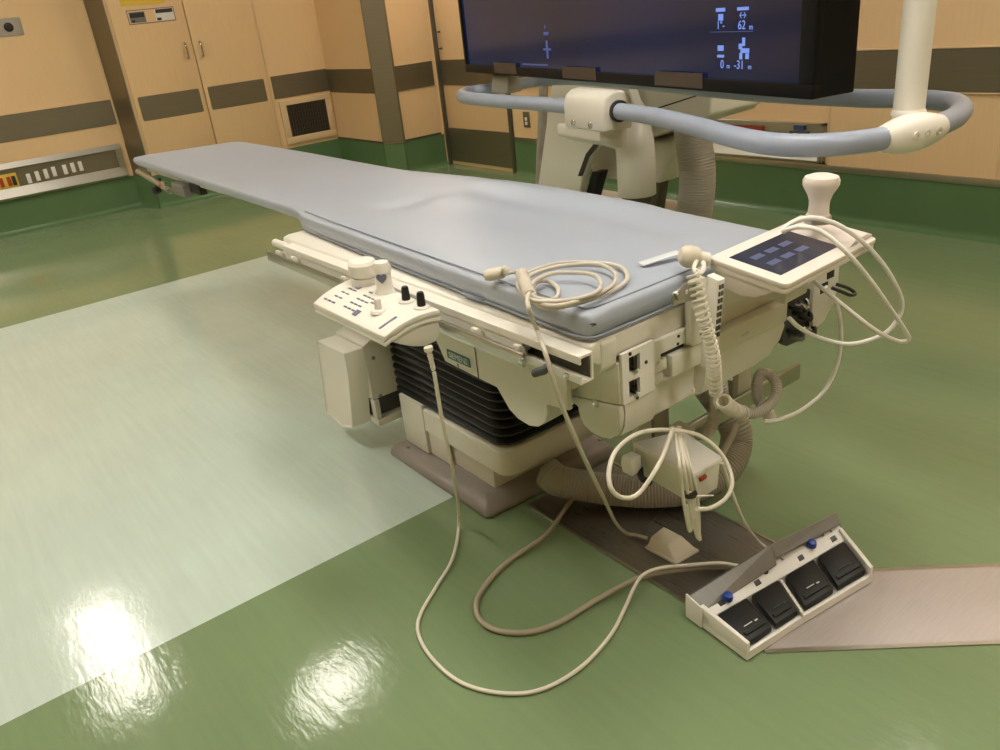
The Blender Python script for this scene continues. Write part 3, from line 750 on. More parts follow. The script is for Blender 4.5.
MB().lathe([(.009, 0), (.009, .008), (.0055, .010), (.005, .016), (.006, .018), (.005, .022), (.0055, .025), (.0045, .029), (.005, .033), (.0045, .038), (.005, .042), (.004, .050), (0, .050)], bt, (.06, -.05, -1), 14).build('cable_boot', 'cord', K)
for u in (.72, .86):
    c0 = cp(u, .30, -.03)
    B(c0.x - .012, c0.x + .03, c0.y - .01, c0.y + .01, c0.z - .012, c0.z + .01).build('foot_pad', 'dark', K, bevel=.002)
B(.775, .794, 1.40, 1.50, .598, .632).build('rail_clamp', 'greycream', K, bevel=.003)

# ------------------------------------------------------------------ touchscreen console
Q = thing('touchscreen_console', 'cream touchscreen console with joystick mounted on the end of the table', 'console', (1.25, .9, .62))
w_ = Vector((.9986, .0527, 0)); d_ = Vector((-.0527, .9986, .145)).normalized(); n_ = w_.cross(d_)
QB = Vector((1.1549,0.7640,0.7110))
QM = Matrix((w_, d_, n_)).transposed().to_4x4(); QM.translation = QB
W_, D_ = .319, .164
def qslab(z0, z1, ins, name, mt, bev=.003):
    out = rrect(ins, W_ - ins, ins, D_ - ins, .012)
    return MB().prism(out, 'z', z0, z1, QM).build(name, mt, Q, bevel=bev, seg=2)
qslab(-.010, 0, 0, 'bezel', 'pinkcream'); qslab(-.012, -.0095, .002, 'bezel_gasket', 'greycream', .0); qslab(-.022, -.0115, .001, 'back_shell', 'pinkcream', .003)
B(.027, .224, .029, .136, -.001, .0006, QM).build('touchscreen', 'touch', Q, smooth=0)
q = MB()
for i in range(3):
    for j in range(2): q.box(.052 + i * .046, .084 + i * .046, .062 + j * .034, .076 + j * .034, .0006, .0011, QM)
q.build('screen_key', 'touch_key', Q, smooth=0)
# raised tail that carries the joystick
MB().prism([(.228, 0), (.316, 0), (.316, .005), (.29, .012), (.25, .010)], 'y', .011, .153, QM).build('joystick_mount', 'pinkcream', Q, bevel=.003)
jb = Vector((1.3826,0.8550,0.7651))
jz = (n_ + Vector((.04, 0, .3))).normalized()
MB().lathe([(.021, 0), (.022, .003), (.0195, .006), (.0185, .02), (.019, .03), (.023, .042), (.029, .052), (.033, .060), (.0335, .068), (.030, .075), (.018, .079), (0, .080)], jb, (.03, -.02, 1), 28).build('joystick', 'pinkcream', Q)
MB().lathe([(.025, -.012), (.025, 0), (.023, .002), (0, .002)], jb, (.03, -.02, 1), 28).build('joystick_collar', 'steel', Q)
# belly and arm
rings_ = []
for x, s_ in ((.006, 1), (.05, 1.0), (.10, .95), (.16, .8)):
    rings_.append([QM @ Vector((x, y, z * s_)) for y, z in ((.150, -.02), (.03, -.02), (.035, -.032), (.055, -.047), (.09, -.055), (.125, -.052), (.150, -.04))])
MB().ring(rings_).build('underside_housing', 'pinkcream', Q, bevel=.003, smooth=45)
B(.12, .20, .06, .125, -.10, -.02, QM).build('mounting_arm', 'greycream', Q, bevel=.004)
q = MB().tube([(1.0262,0.9150,0.7047), (1.0632,0.9150,0.7014), (1.1290,0.9150,0.6957)], .001, 6)
br = MB().prism([(1.022, .694), (1.024, .682), (1.05, .680), (1.085, .676), (1.085, .708), (1.07, .714), (1.052, .714), (1.040, .708), (1.026, .706)], 'y', .900, .906).build('clamp_plate', 'steel', Q, bevel=.001, seg=1)
dot(1.057, .699, .900, .004, br, 'cream')
MB().cyl((1.037, .896, .697), (1.037, .912, .697), .007, res=12).build('plate_tip', 'steel', br)
vb = MB().prism(rrect(1.086, 1.136, .577, .704, .012), 'y', .915, .9285).build('mounting_bracket', 'cream', Q, bevel=.002)
dot(1.118, .622, .915, .006, vb, 'grey'); dot(1.118, .596, .915, .006, vb, 'grey')

# ------------------------------------------------------------------ handset, coil cords, end cap
hs_ = thing('pendant_handset', 'slim cream handset hanging upright under the touchscreen corner', 'handset', (1.10, .87, .555))
HB = [(1.066, .852, .557), (1.083, .852, .553), (1.083, .876, .556), (1.066, .876, .559)]
HT = [(1.082, .850, .722), (1.101, .850, .722), (1.101, .876, .728), (1.082, .876, .728)]
hb_ = MB().hexa(HB, HT).build('handset_body', 'cream', hs_, bevel=.002)
for i in range(8):
    z = .618 + i * .0125
    fx = (z - .555) / .168
    xa = 1.066 + .016 * fx; xb = 1.083 + .018 * fx; ww = xb - xa
    for a_, b_ in ((.18, .44), (.56, .82)):
        B(xa + ww * a_, xa + ww * b_, .8492, .852, z, z + .008).build('handset_button', 'darkgrey', hb_, smooth=0)
cc = helix([(1.0094,0.8450,0.7594), (1.0110,0.8380,0.7289), (1.0117,0.8280,0.6918), (1.0200,0.8220,0.6487), (1.0337,0.8220,0.6048), (1.0497,0.8300,0.5541), (1.0656,0.8400,0.5128)], .0105, .0108, .0026)
cc += spline([cc[-1], (1.0601,0.8400,0.5028), (1.0752,0.8450,0.4785)], 6)
tag(MB().tube(cc, .0026, 6).build('coiled_cord', 'cord', smooth=60), 'cream coiled cord hanging in front of the slim handset', 'cord')
ec = thing('camera_cap', 'round beige cap on a bracket at the table end beside the touchscreen', 'cap', (1.09, .95, .715))
ax_ = Vector((-.8, .5, .28))
cb = Vector((1.1310,0.9350,0.7354))
MB().lathe([(.017, 0), (.020, .006), (.021, .018), (.019, .028), (.012, .035), (0, .037)], cb, ax_, 24).build('cap_body', 'beige', ec)
MB().lathe([(.013, -.02), (.013, 0.002)], cb, ax_, 16).build('cap_neck', 'cream', ec)
q = MB().tube(spline([cb, (1.0779,0.9000,0.7374), (1.0670,0.8800,0.7331), (1.0926,0.8900,0.7351), (1.1021,0.9000,0.7418)], 8), .004, 8); q.build('loop_cord', 'cord', ec)
q = MB().box(0, .085, -.010, .010, 0, .003, frame((1.0912,1.0395,0.7140), Vector((1.1835,1.0127,0.7220)) - Vector((1.0912,1.0395,0.7140)), (0, 1, .02)))
tag(q.build('film_sleeve', 'film', bevel=.001, seg=1), 'narrow clear film strip lying on the mattress beside the beige cap', 'strip')

# coils hung on the lower bar
hg = thing('hanging_hose_loop', 'thick taupe spiral hose loop hung over the lower steel bar', 'hose', (1.43, 1.0, .3))
corrugated([(1.2909,0.9800,0.3555), (1.3173,0.9600,0.3297), (1.3570,0.9500,0.3221), (1.4037,0.9500,0.3310), (1.4313,0.9600,0.3522), (1.4398,0.9850,0.3688), (1.4273,1.0000,0.3714), (1.4135,1.0000,0.3513), (1.4120,0.9950,0.3178), (1.4190,0.9800,0.2840)], .0125, .006, .0012, 12).build('hose_loop', 'hose_pale', hg)
q = helix([(1.1699,0.9050,0.4357), (1.2121,0.9250,0.4008), (1.2722,0.9500,0.3563), (1.3000,0.9500,0.3402)], .014, .011, .003)
MB().tube(q, .003, 6).build('spiral_wrap', 'cord', hg)
q = helix([(1.3888,0.9650,0.3192), (1.4049,0.9650,0.2950), (1.4246,0.9700,0.2697)], .012, .009, .0035)
MB().tube(q, .0035, 6).build('wrap_end', 'cord', hg)
q = corrugated([(1.2177,0.9600,0.4194), (1.2308,0.9700,0.3803), (1.2340,0.9800,0.3345), (1.2234,0.9900,0.3082), (1.2333,1.0200,0.2902)], .0135, .007, .0012, 12)
tag(q.build('short_hose', 'hose_pale'), 'short taupe ribbed hose hanging below the coiled handset cord', 'hose')
q = corrugated([(1.5144,1.1450,0.2843), (1.5193,1.1450,0.2516), (1.5240,1.1450,0.2271)], .012, .007, .0015, 12)
tag(q.build('rear_hose', 'hose'), 'dark ribbed hose end behind the lower steel bar', 'hose')

# ------------------------------------------------------------------ junction box with white leads
J = thing('junction_box', 'cream junction box with a pale lid hung from the lower bar', 'box', (1.14, 1.0, .22))
jx = Vector((1.0435,0.8753,0.3350)); jr = Vector((1.1335,0.8750,0.3350)); jl = Vector((1.0589,1.0473,0.3350)); jk = Vector((1.1639,1.0054,0.3350))
q = MB(); up1 = Vector((0, 0, .012))
q.hexa([v - up1 for v in (jx, jr, jk, jl)], [jx, jr, jk, jl]); q.build('box_lid', 'white', J, bevel=.003)
cen = (jx + jr + jk + jl) / 4
low = [cen + (v - cen) * .94 - up1 for v in (jx, jr, jk, jl)]
q = MB(); q.hexa([cen + (v - cen) * .9 - up1 * 5.0 for v in low], low)
q = MB(); q.hexa([cen + (v - cen) * .94 - up1 - Vector((0, 0, .052)) for v in low], low); q.build('box_body', 'cream2', J, bevel=.003)
plg = Vector((1.0545,1.0305,0.3000)) + Vector((-.01, 0, 0))
q = MB().prism([(-.014, -.02), (.014, -.02), (.018, 0), (.014, .02), (-.014, .02)], 'x', -.024, .006, Matrix.Translation(plg)); q.build('plug', 'white', J, bevel=.003)
q = MB().tube(spline([(1.0515,1.0227,0.2850), (1.0374,1.0043,0.2750), (1.0346,0.9796,0.2750)], 6), .007, 8); q.build('plug_boot', 'black', J)
lat = Vector((1.0758,0.8775,0.3120)); 
MB().box(-.010, .010, -.003, .004, -.004, .004, Matrix.Translation(lat)).build('red_latch', 'red', J, bevel=.002)
MB().tube([jk.lerp(jl, .3) + Vector((0, -.01, -.03)), (1.16, 1.066, .26)], .010, 10).build('hanger', 'greycream', J)

def cable(name, mt, r, label, pts, n=10, res=8, cat='cable', group=None):
    o = MB().tube(spline(pts, n), r, res).build(name, mt, smooth=60)
    return tag(o, label, cat, group)
BZ = .88
cable('loop_cable', 'cord', .0042, 'white cable looping in a wide oval around the junction box',
      [(1.0111,0.8950,0.4448), (0.9139,0.8400,0.4377), (0.8615,0.8400,0.4005), (0.8247,0.8400,0.4062), (0.7953,0.8400,0.4367), (0.8098,0.8600,0.4609), (0.8624,0.8900,0.4691), (0.9286,0.9000,0.4673), (1.0027,0.8950,0.4441), (1.0577,0.8700,0.4172), (1.0851,0.8400,0.3754), (1.0771,0.8100,0.3363), (1.0469,0.8000,0.3152), (0.9883,0.7900,0.3271), (0.9523,0.7900,0.3430)])
bc = thing('cable_bundle', 'bunch of white cables tied together hanging in front of the junction box', 'cable', (1.13, .9, .10))
for pts in ([(1.0535,0.9300,0.4141), (0.9406,0.8200,0.4379), (0.9476,0.8200,0.3720), (0.9604,0.8200,0.3003), (0.9686,0.8200,0.2714), (0.9772,0.8200,0.3028), (0.9692,0.8200,0.3573)],
            [(1.0679,0.9300,0.4103), (0.9590,0.8200,0.4296), (0.9747,0.8200,0.3589), (0.9884,0.8200,0.2859), (0.9970,0.8200,0.2356), (0.9856,0.8200,0.2760), (0.9746,0.8200,0.3372)],
            [(1.0709,0.9300,0.4090), (0.9696,0.8200,0.4144), (0.9885,0.8200,0.3413), (0.9941,0.8200,0.2829), (0.9912,0.8200,0.2433), (0.9716,0.8200,0.3057), (0.9664,0.8200,0.3521)],
            [(1.0622,0.9300,0.4127), (0.9510,0.8200,0.4291), (0.9637,0.8200,0.3535), (0.9743,0.8200,0.2887), (0.9686,0.8200,0.2781), (0.9580,0.8200,0.3346)]):
    MB().tube(spline(pts, 8), .0033, 8).build('bundle_strand', 'cord', bc, smooth=60)
tz = Vector((0.9692,0.8200,0.3529))
MB().lathe([(.012, -.004), (.014, 0), (.012, .004)], tz, (0, .1, 1), 12).build('cable_tie', 'dark', bc)
MB().tube([tz + Vector((.0, -.01, 0)), tz + Vector((.03, -.03, -.004))], .0015, 6).build('tie_tail', 'white', bc)
cable('pedal_lead', 'cord', .0042, 'white cable dropping from the junction box to the back of the foot pedals',
      [(1.1436,0.8850,0.3124), (1.1569,0.8850,0.2777), (1.1843,0.8900,0.2185), (1.2311,0.8950,0.1236), (1.2844,0.8950,0.0417), (1.3051,0.8850,0.0135)])
cable('strap_cable', 'cord_grey', .008, 'grey flat cable running from the lower bar behind the junction box',
      [(1.3976,1.0400,0.2370), (1.3592,1.0300,0.2168), (1.3047,1.0100,0.2085), (1.2909,1.0100,0.1801)])

# ------------------------------------------------------------------ big corrugated floor hose
hz_ = corrugated([(1.10, 1.398, .090), (1.105, 1.36, .080), (1.1583,1.3219,0.0560), (1.2054,1.2622,0.0480), (1.2638,1.1908,0.0460), (1.3430,1.1298,0.0500), (1.4419,1.1064,0.0700), (1.5045,1.1213,0.1100), (1.5130,1.1478,0.1700), (1.51, 1.27, .30), (1.50, 1.28, .42)], .041, .0075, .0020, 22)
tag(hz_.build('floor_hose', 'hose'), 'thick taupe corrugated hose curving along the floor below the table end', 'hose')

# ------------------------------------------------------------------ floor switch and cables
S = thing('hand_switch', 'small beige switch box lying on the dark steel floor cover', 'switch', (1.17, 1.05, .004))
sb = [Vector(v) for v in ((1.1218,1.0843,0.0048), (1.1246,0.9930,0.0048), (1.1990,0.9890,0.0048), (1.1954,1.0915,0.0048))]
cen = sum(sb, Vector()) / 4; u8 = Vector((0, 0, .008))
MB().hexa(sb, [v + u8 for v in sb]).build('switch_base', 'beige', S, bevel=.002)
tp = [cen + (v - cen) * .92 + u8 for v in sb]
l2 = tp[0].lerp(tp[1], .62); r2 = tp[3].lerp(tp[2], .62)
h3 = Vector((0, 0, .024))
MB().hexa([tp[0], tp[1], tp[2], tp[3]], [tp[0].lerp(tp[3], .16) + h3 + (tp[1] - tp[0]) * .05, l2.lerp(r2, .16) + h3, r2.lerp(l2, .12) + h3, tp[3].lerp(tp[0], .12) + h3 + (tp[1] - tp[0]) * .05]).build('switch_rocker', 'beige', S, bevel=.003)

coil = [(0.8802,1.2083,0.7210), (0.9109,1.1844,0.7230), (0.8778,1.1209,0.7210), (0.8345,1.0556,0.7170), (0.8242,1.0036,0.7170), (0.8651,0.9801,0.7170), (0.9304,0.9739,0.7170), (1.0013,0.9919,0.7170), (1.0512,1.0505,0.7170), (1.0496,1.1081,0.7170),
        (1.0012,1.1704,0.7190), (0.9260,1.1726,0.7210), (0.8668,1.1367,0.7210), (0.8277,1.0552,0.7210), (0.8275,0.9886,0.7230), (0.8913,0.9701,0.7240), (0.9581,0.9814,0.7240), (1.0108,1.0311,0.7240), (1.0247,1.0957,0.7240), (0.9764,1.1572,0.7200), (0.8909,1.1356,0.7280),
        (0.8368,1.0847,0.7270), (0.8171,1.0256,0.7270), (0.8553,0.9811,0.7270), (0.8970,0.9632,0.7310), (0.9394,0.9919,0.7310), (0.9671,1.0489,0.7290), (0.9339,1.1081,0.7290), (0.8761,1.0973,0.7320), (0.8362,1.0670,0.7290), (0.8331,1.0340,0.7240), (0.8594,1.0252,0.7180), (0.8995,1.0624,0.7170), (0.9185,1.1117,0.7170), (0.8866,1.1080,0.7230), (0.8165,1.0456,0.7320),
        (0.7816,1.0019,0.7270), (0.8350,1.0526,0.6606), (0.7900,0.9797,0.6535), (0.8000,0.9625,0.5640), (0.8300,0.9650,0.4765), (0.9000,1.0092,0.3559), (1.0000,1.0770,0.1976), (1.0600,1.1123,0.0967), (1.1214,1.1443,0.0200), (1.1387,1.1286,0.0130), (1.1461,1.1002,0.0150)]
ob = cable('switch_cable', 'cord_beige', .0042, 'beige cable coiled on the mattress corner and trailing to the floor switch', coil, 10)
MB().lathe([(.009, 0), (.012, .006), (.012, .03), (.009, .04), (0, .042)], (0.8845,1.1969,0.7280), (-.65, .45, -.06), 14).build('press_button', 'beige', ob)
MB().lathe([(.007, 0), (.008, .01), (.005, .014), (0, .014)], (0.8784,1.1792,0.7330), (-.3, .6, .5), 12).build('finger_rest', 'beige', ob)
MB().tube(helix([(0.8977,1.1616,0.7270), (0.8636,1.1115,0.7270), (0.8273,1.0539,0.7270)], .009, .008, .004), .004, 6).build('cable_wrap', 'cord_beige', ob)

cable('console_cable', 'cord', .0042, 'cream cable dropping from the near console and sweeping across the floor',
      [bt + Vector((.06, -.05, -1)).normalized() * .0545, (0.7400,1.2673,0.4165), (0.7700,1.3052,0.2779), (0.8600,1.4661,0.0339), (0.7780,1.3800,0.0120), (0.6909,1.3249,0.0060), (0.6185,1.2762,0.0060), (0.5816,1.2308,0.0060), (0.5617,1.1505,0.0060), (0.5663,1.0544,0.0060), (0.6064,0.9783,0.0060), (0.6667,0.9310,0.0060), (0.7593,0.9189,0.0060), (0.8624,0.9398,0.0060), (0.9436,0.9763,0.0060), (0.9915,0.9951,0.0200), (1.0279,1.0023,0.0300), (1.0695,0.9905,0.0320), (1.1218,0.9503,0.0330), (1.1702,0.9127,0.0320), (1.1947,0.8887,0.0260), (1.2015,0.8806,0.0240)], 10)
cable('mains_cable', 'cord_grey', .0062, 'grey-brown cable looping on the floor from the table base to the foot pedals',
      [(1.1650,1.3628,0.0160), (1.0792,1.3223,0.0160), (0.9828,1.2806,0.0150), (0.8701,1.2772,0.0080), (0.7814,1.2502,0.0080), (0.7234,1.2139,0.0080), (0.6973,1.1605,0.0080), (0.7080,1.1080,0.0080), (0.7513,1.0616,0.0080), (0.8155,1.0399,0.0080), (0.8982,1.0357,0.0080), (0.9759,1.0221,0.0160), (1.0479,1.0066,0.0160), (1.1282,0.9558,0.0180), (1.1830,0.9171,0.0140), (1.2052,0.8884,0.0120)], 10)

# ------------------------------------------------------------------ white console cables
cable('console_lead', 'white', .0048, 'white cable arching from behind the joystick down beside the console',
      [(1.2794,0.8600,0.7586), (1.3003,0.8600,0.7687), (1.3231,0.8300,0.7786), (1.3679,0.8000,0.7570), (1.4182,0.7700,0.7087), (1.4915,0.7600,0.6349), (1.5720,0.7700,0.5499), (1.5759,0.7800,0.5041), (1.5545,0.8000,0.4742), (1.5095,0.8400,0.4604), (1.4593,0.8800,0.4807), (1.4144,0.9000,0.5133), (1.3807,0.9050,0.5453)], 10, group='white console cables')
cable('console_lead', 'white', .0045, 'white cable crossing the touchscreen and looping back below the console',
      [(1.2465,0.8400,0.7715), (1.2554,0.8100,0.7809), (1.2688,0.7750,0.7737), (1.2890,0.7350,0.7352), (1.3433,0.7200,0.6748), (1.4159,0.7150,0.5996), (1.4991,0.7200,0.5220), (1.5217,0.7250,0.4958), (1.4975,0.7350,0.4992), (1.4356,0.7500,0.5396), (1.4251,0.8100,0.5773), (1.4376,0.8700,0.6012), (1.4556,0.9000,0.6051)], 10, group='white console cables')
cable('console_lead', 'white', .0048, 'white cable curving from under the console down to the hanging hose loop',
      [(1.5105,0.9050,0.5750), (1.5543,0.9050,0.5253), (1.6095,0.9200,0.4397), (1.6250,0.9300,0.3510), (1.5951,0.9400,0.2858), (1.5239,0.9500,0.2600), (1.4187,0.9300,0.2864), (1.3590,0.9200,0.3070), (1.3298,0.9200,0.3190)], 10, group='white console cables')

# ------------------------------------------------------------------ foot pedal unit
G = thing('foot_pedal_unit', 'white four-pedal foot switch with a steel hood on the floor', 'foot switch', (1.2, .77, 0))
f0, f1, f2 = [Vector(v) for v in ((1.0041,0.7122,0.0030), (1.1639,0.6966,0.0030), (1.3718,0.6695,0.0030))]
k0, k2 = Vector((1.0191,0.8721,0.0030)), Vector((1.4621,0.8182,0.0030))
k1 = Vector((1.2496,0.8398,0.0030))
for v in (f0, f1, f2, k0, k1, k2): v.z = .0042
def pp_(side, a, b, z=0):     # side 0 left half / 1 right half; a 0..1 along front, b 0 front..1 back
    if side == 0: p = f0.lerp(f1, a).lerp(k0.lerp(k1, a), b)
    else: p = f1.lerp(f2, a).lerp(k1.lerp(k2, a), b)
    return p + Vector((0, 0, z))
def quad(m, side, a0, a1, b0, b1, z0, z1, z1b=None):
    z1b = z1 if z1b is None else z1b
    m.hexa([pp_(side, a0, b0, z0), pp_(side, a1, b0, z0), pp_(side, a1, b1, z0), pp_(side, a0, b1, z0)],
           [pp_(side, a0, b0, z1), pp_(side, a1, b0, z1), pp_(side, a1, b1, z1b), pp_(side, a0, b1, z1b)])
q = MB()
for s_ in (0, 1): quad(q, s_, 0, 1, 0, 1, 0, .010)
q.build('tray', 'white', G, smooth=0)
q = MB()
for s_ in (0, 1): quad(q, s_, 0, 1, 0, .045, .010, .018)
q.build('front_lip', 'white', G, smooth=0)
q = MB(); quad(q, 0, 0, .05, 0, .78, .010, .042, .05); q.build('side_wall', 'white', G, bevel=.002)
q = MB(); quad(q, 1, .95, 1, 0, .78, .010, .040, .046); q.build('side_wall', 'white', G, bevel=.002)
q = MB(); quad(q, 0, .965, 1, 0, .60, .010, .030, .034); q.build('divider', 'white', G, bevel=.001)
q = MB()
for s_ in (0, 1): quad(q, s_, 0.0, 1, .62, 1, .010, .034, .048)
q.build('rear_deck', 'white', G, smooth=0)
for s_, a0, a1 in ((0, .09, .50), (0, .56, .945), (1, .05, .46), (1, .52, .93)):
    q = MB(); quad(q, s_, a0, a1, .07, .60, .014, .030, .038)
    pd = q.build('pedal', 'black', G, bevel=.004)
    q = MB(); quad(q, s_, a0 + .04, a1 - .04, .14, .20, .031, .0345, .036); q.build('pedal_rib', 'black', pd, bevel=.001, seg=1)
    mt2 = frame(pp_(s_, (a0 + a1) / 2, .26, .0362), (f1 - f0) if s_ == 0 else (f2 - f1), pp_(s_, .5, 1, .06) - pp_(s_, .5, 0, .038))
    q = MB(); q.box(-.018, .004, -.002, .0, 0, .0008, mt2); q.box(.010, .018, -.004, -.001, 0, .0008, mt2); q.build('pedal_marking', 'whiteprint' if (s_, a0) in ((0, .09), (1, .05)) else 'darkgrey', pd, smooth=0)
# pictograms above each pedal and blue caps
for s_, a in ((0, .20), (0, .68), (1, .30), (1, .80)):
    q = MB(); quad(q, s_, a, a + .07, .68, .75, .036, .0385, .0405); q.build('pictogram', 'darkgrey', G, smooth=0)
for s_, a, b in ((0, .30, .70), (1, .52, .78)):
    MB().lathe([(.011, 0), (.011, .006), (.009, .012), (0, .014)], pp_(s_, a, b, .044), (0, -.2, 1), 18).build('blue_cap', 'blue', G)
MB().lathe([(.007, 0), (.007, .003), (0, .004)], pp_(0, .86, .80, .040), (0, -.1, 1), 14).build('black_button', 'dark', G)
# steel hood: an upright strip along the back leaning over the deck
hd = MB(); 
for s_, a0, a1 in ((0, -.005, 1), (1, 0.0, 1.0)):
    A0, A1 = (0.0, 1)
    b0 = pp_(s_, a0, 1.02, 0); b1 = pp_(s_, a1, 1.02, 0)
    t0_ = pp_(s_, a0, .93, .060 if s_ == 0 else .080); t1_ = pp_(s_, a1, .93, .080 if s_ == 0 else .066)
    g0 = pp_(s_, a0, .93 - (.20 if s_ == 0 else .12), .036 if s_ == 0 else .062); g1 = pp_(s_, a1, .93 - (.16 if s_ == 0 else .12), .050 if s_ == 0 else .052)
    e = Vector((.001, .003, 0)); e2 = Vector((0, 0, -.003))
    hd.hexa([b0, b1, t1_, t0_], [b0 + e, b1 + e, t1_ + e, t0_ + e])
    hd.hexa([t0_, t1_, g1, g0], [t0_ + e2, t1_ + e2, g1 + e2, g0 + e2])
hd.build('hood', 'hood', G, smooth=0)
q = MB(); quad(q, 0, -.02, .0, .72, 1.0, .0, .052, .06); q.build('hood_end', 'white', G, bevel=.002)
for s_, a in ((0, .98), (1, .72)):
    p = pp_(s_, a, .80, .045)
    MB().tube(spline([p, p + Vector((.012, .01, .012)), p + Vector((.026, .006, .006)), p + Vector((.03, -.002, -.002))], 5), .0018, 6).build('spring_wire', 'chrome', G)

# ------------------------------------------------------------------ suspended display with bumper frame
D = thing('ceiling_display', 'large black wall-sized monitor with pale blue bumper rail hung from ceiling', 'monitor', (2.0, 2.0, .87))
md = Vector((.24216, .97024, 0)).normalized()       # along the screen, right corner to left
mn = Vector((-md.y, md.x, 0))                        # towards the viewer
mc = Vector((1.6051,1.0241,0.9400))
DM = Matrix((-md, -mn, Vector((0, 0, 1)))).transposed().to_4x4(); DM.translation = mc   # x to the right, y away from the viewer
DW = 1.985; DH = 1.08; DD = .118
q = MB().box(-DW, 0, .02, DD, 0, DH, DM); cs = q.build('casing', 'casing', D, bevel=.004)
q = MB(); bz = .043; sb_ = .030
for a in ((-DW, 0, 0, sb_), (-DW, 0, DH - .03, DH), (-DW, -DW + .022, sb_, DH - .03), (-bz, 0, sb_, DH - .03)):
    q.box(a[0], a[1], 0, .022, a[2], a[3], DM)
q.build('bezel', 'casing', D, bevel=.002)
sc_ = B(-DW + .022, -bz, .008, .021, sb_, DH - .03, DM).build('screen', 'screen', D, smooth=0)
for x, wd, h in ((-1.676, .2, .038), (-1.117, .215, .036), (-.584, .21, .036)):
    B(x, x + wd, -.0012, .0, .006, .006 + h, DM).build('tape_strip', 'tape', cs, smooth=0)
def scr(x, z): 
    m_ = DM @ Matrix.Translation((x, .0074, z)); 
    return m_ @ Matrix.Rotation(PI / 2, 4, 'X')
for body, x, z, s_ in (('62', -.239, .149, .027), ('m', -.207, .145, .017), ('1\u00b0-', -.315, .150, .025), ('0', -.308, .063, .027), ('m', -.285, .060, .016), ('-31', -.246, .063, .027), ('m', -.208, .060, .016), ('\u2194', -.236, .170, .020)):
    text('readout', body, s_, scr(x, z), 'glyph', sc_)
def ico(x, z, w2, h2, mt='glyph'):
    B(x - w2 / 2, x + w2 / 2, .0070, .0078, z - h2 / 2, z + h2 / 2, DM).build('icon', mt, sc_, smooth=0)
for x, z, w2, h2 in ((-.316, .184, .034, .008), (-.236, .184, .040, .007), (-.315, .168, .018, .014), (-.314, .100, .022, .012), (-.314, .082, .026, .006), (-.231, .114, .010, .018), (-.242, .104, .012, .012), (-.226, .095, .030, .010), (-.240, .083, .010, .014), (-.218, .083, .012, .012)):
    ico(x, z, w2, h2)
for x, z, w2, h2 in ((-.277, .136, .155, .0014), (-1.334, .0415, .20, .005), (-1.231, .091, .016, .056), (-1.231, .092, .056, .007), (-1.231, .141, .036, .010), (-1.235, .162, .010, .010)):
    ico(x, z, w2, h2, 'glyph_dim')
ZL = .87
lp_ = [(1.9280,2.7711,0.8700), (1.8669,2.5690,0.8700), (1.8131,2.0610,0.8700), (1.7358,1.6391,0.8700), (1.6271,1.3698,0.8700), (1.5338,1.1773,0.8700), (1.4895,1.0538,0.8700), (1.4898,0.9710,0.8700), (1.5282,0.9068,0.8700), (1.5977,0.8627,0.8700), (1.6973,0.8338,0.8700), (1.7934,0.8327,0.8700), (1.8789,0.8468,0.8700), (1.9670,0.8787,0.8700), (2.0380,0.9266,0.8700), (2.0741,0.9885,0.8700), (2.0876,1.0847,0.8700), (2.0831,1.2169,0.8700),
       (2.14, 1.6, .87), (2.32, 2.2, .87), (2.40, 2.62, .87), (2.36, 2.80, .87), (2.2547,2.8063,0.8700), (2.1119,2.8146,0.8700), (2.0258,2.8512,0.8700)]
MB().tube(spline(lp_, 6, True), .0235, 16, closed=True).build('bumper_rail', 'tube_blue', D)
# clamp under the support post
ca, cb_ = Vector((1.6001,0.8620,0.8700)), Vector((1.7639,0.8285,0.8700))
cd_ = (cb_ - ca)
cm = ca.lerp(cb_, .5)
rad = [.025, .031, .036, .038, .038, .036, .031, .025]
cl_ = MB().tube([ca + cd_ * (i / 7) + Vector((0, 0, -.002)) for i in range(8)], lambda i: rad[i], 24).build('rail_clamp', 'cream', D)
for k in (.33, .52, .72):
    fn = Vector((cd_.y, -cd_.x, 0)).normalized()
    if fn.y > 0: fn = -fn
    p = ca + cd_ * k + fn * .036
    MB().lathe([(.008, -.002), (.008, .003), (.004, .0032), (.004, .001), (0, .001)], p, fn, 14).build('screw', 'greycream', cl_)
pb = Vector((1.7321,0.8790,0.8700))
MB().cyl((pb.x, pb.y, .875), (pb.x, pb.y, HC - .001), .0305, res=28).build('support_post', 'cream', D)
MB().lathe([(.034, 0), (.034, .006), (.031, .012)], (pb.x, pb.y, .895), (0, 0, 1), 28).build('post_collar', 'cream', D)
# second clamp at mid front with its screws and lug
l0, l1 = Vector((1.8080,1.9750,0.8700)), Vector((1.7648,1.7531,0.8700))
ld = (l1 - l0).normalized(); ln = Vector((ld.y, -ld.x, 0)); 
if ln.x > 0: ln = -ln
LM = Matrix((ld, -ln, Vector((0, 0, 1)))).transposed().to_4x4(); LM.translation = (l0 + l1) / 2
hl = (l1 - l0).length / 2
hp = [(-.05, -.055), (.05, -.055), (.052, 0), (.046, .035), (.03, .052), (.01, .058), (-.02, .055), (-.042, .04), (-.05, .015)]
q = MB(); q.prism(hp, 'x', -hl, hl, LM); c2 = q.build('rail_clamp', 'greycream', D, bevel=.008, seg=3)
MB().prism([(-.045, -.05), (.055, -.05), (.055, -.11), (.02, -.115), (-.045, -.085)], 'x', -hl - .06, hl * .7, LM).build('clamp_lug', 'greycream', D, bevel=.006)
for x in (-hl * .5, hl * .35):
    MB().lathe([(.011, -.002), (.011, .003), (.007, .005), (0, .005)], LM @ Vector((x, -.05, -.038)), ln, 16).build('screw', 'chrome', c2)
MB().tube([l1 - ld * .004, l1 + ld * .012], .031, 20).build('rail_ring', 'dark', c2)
rp = Vector((2.0418,2.6904,0.8700))
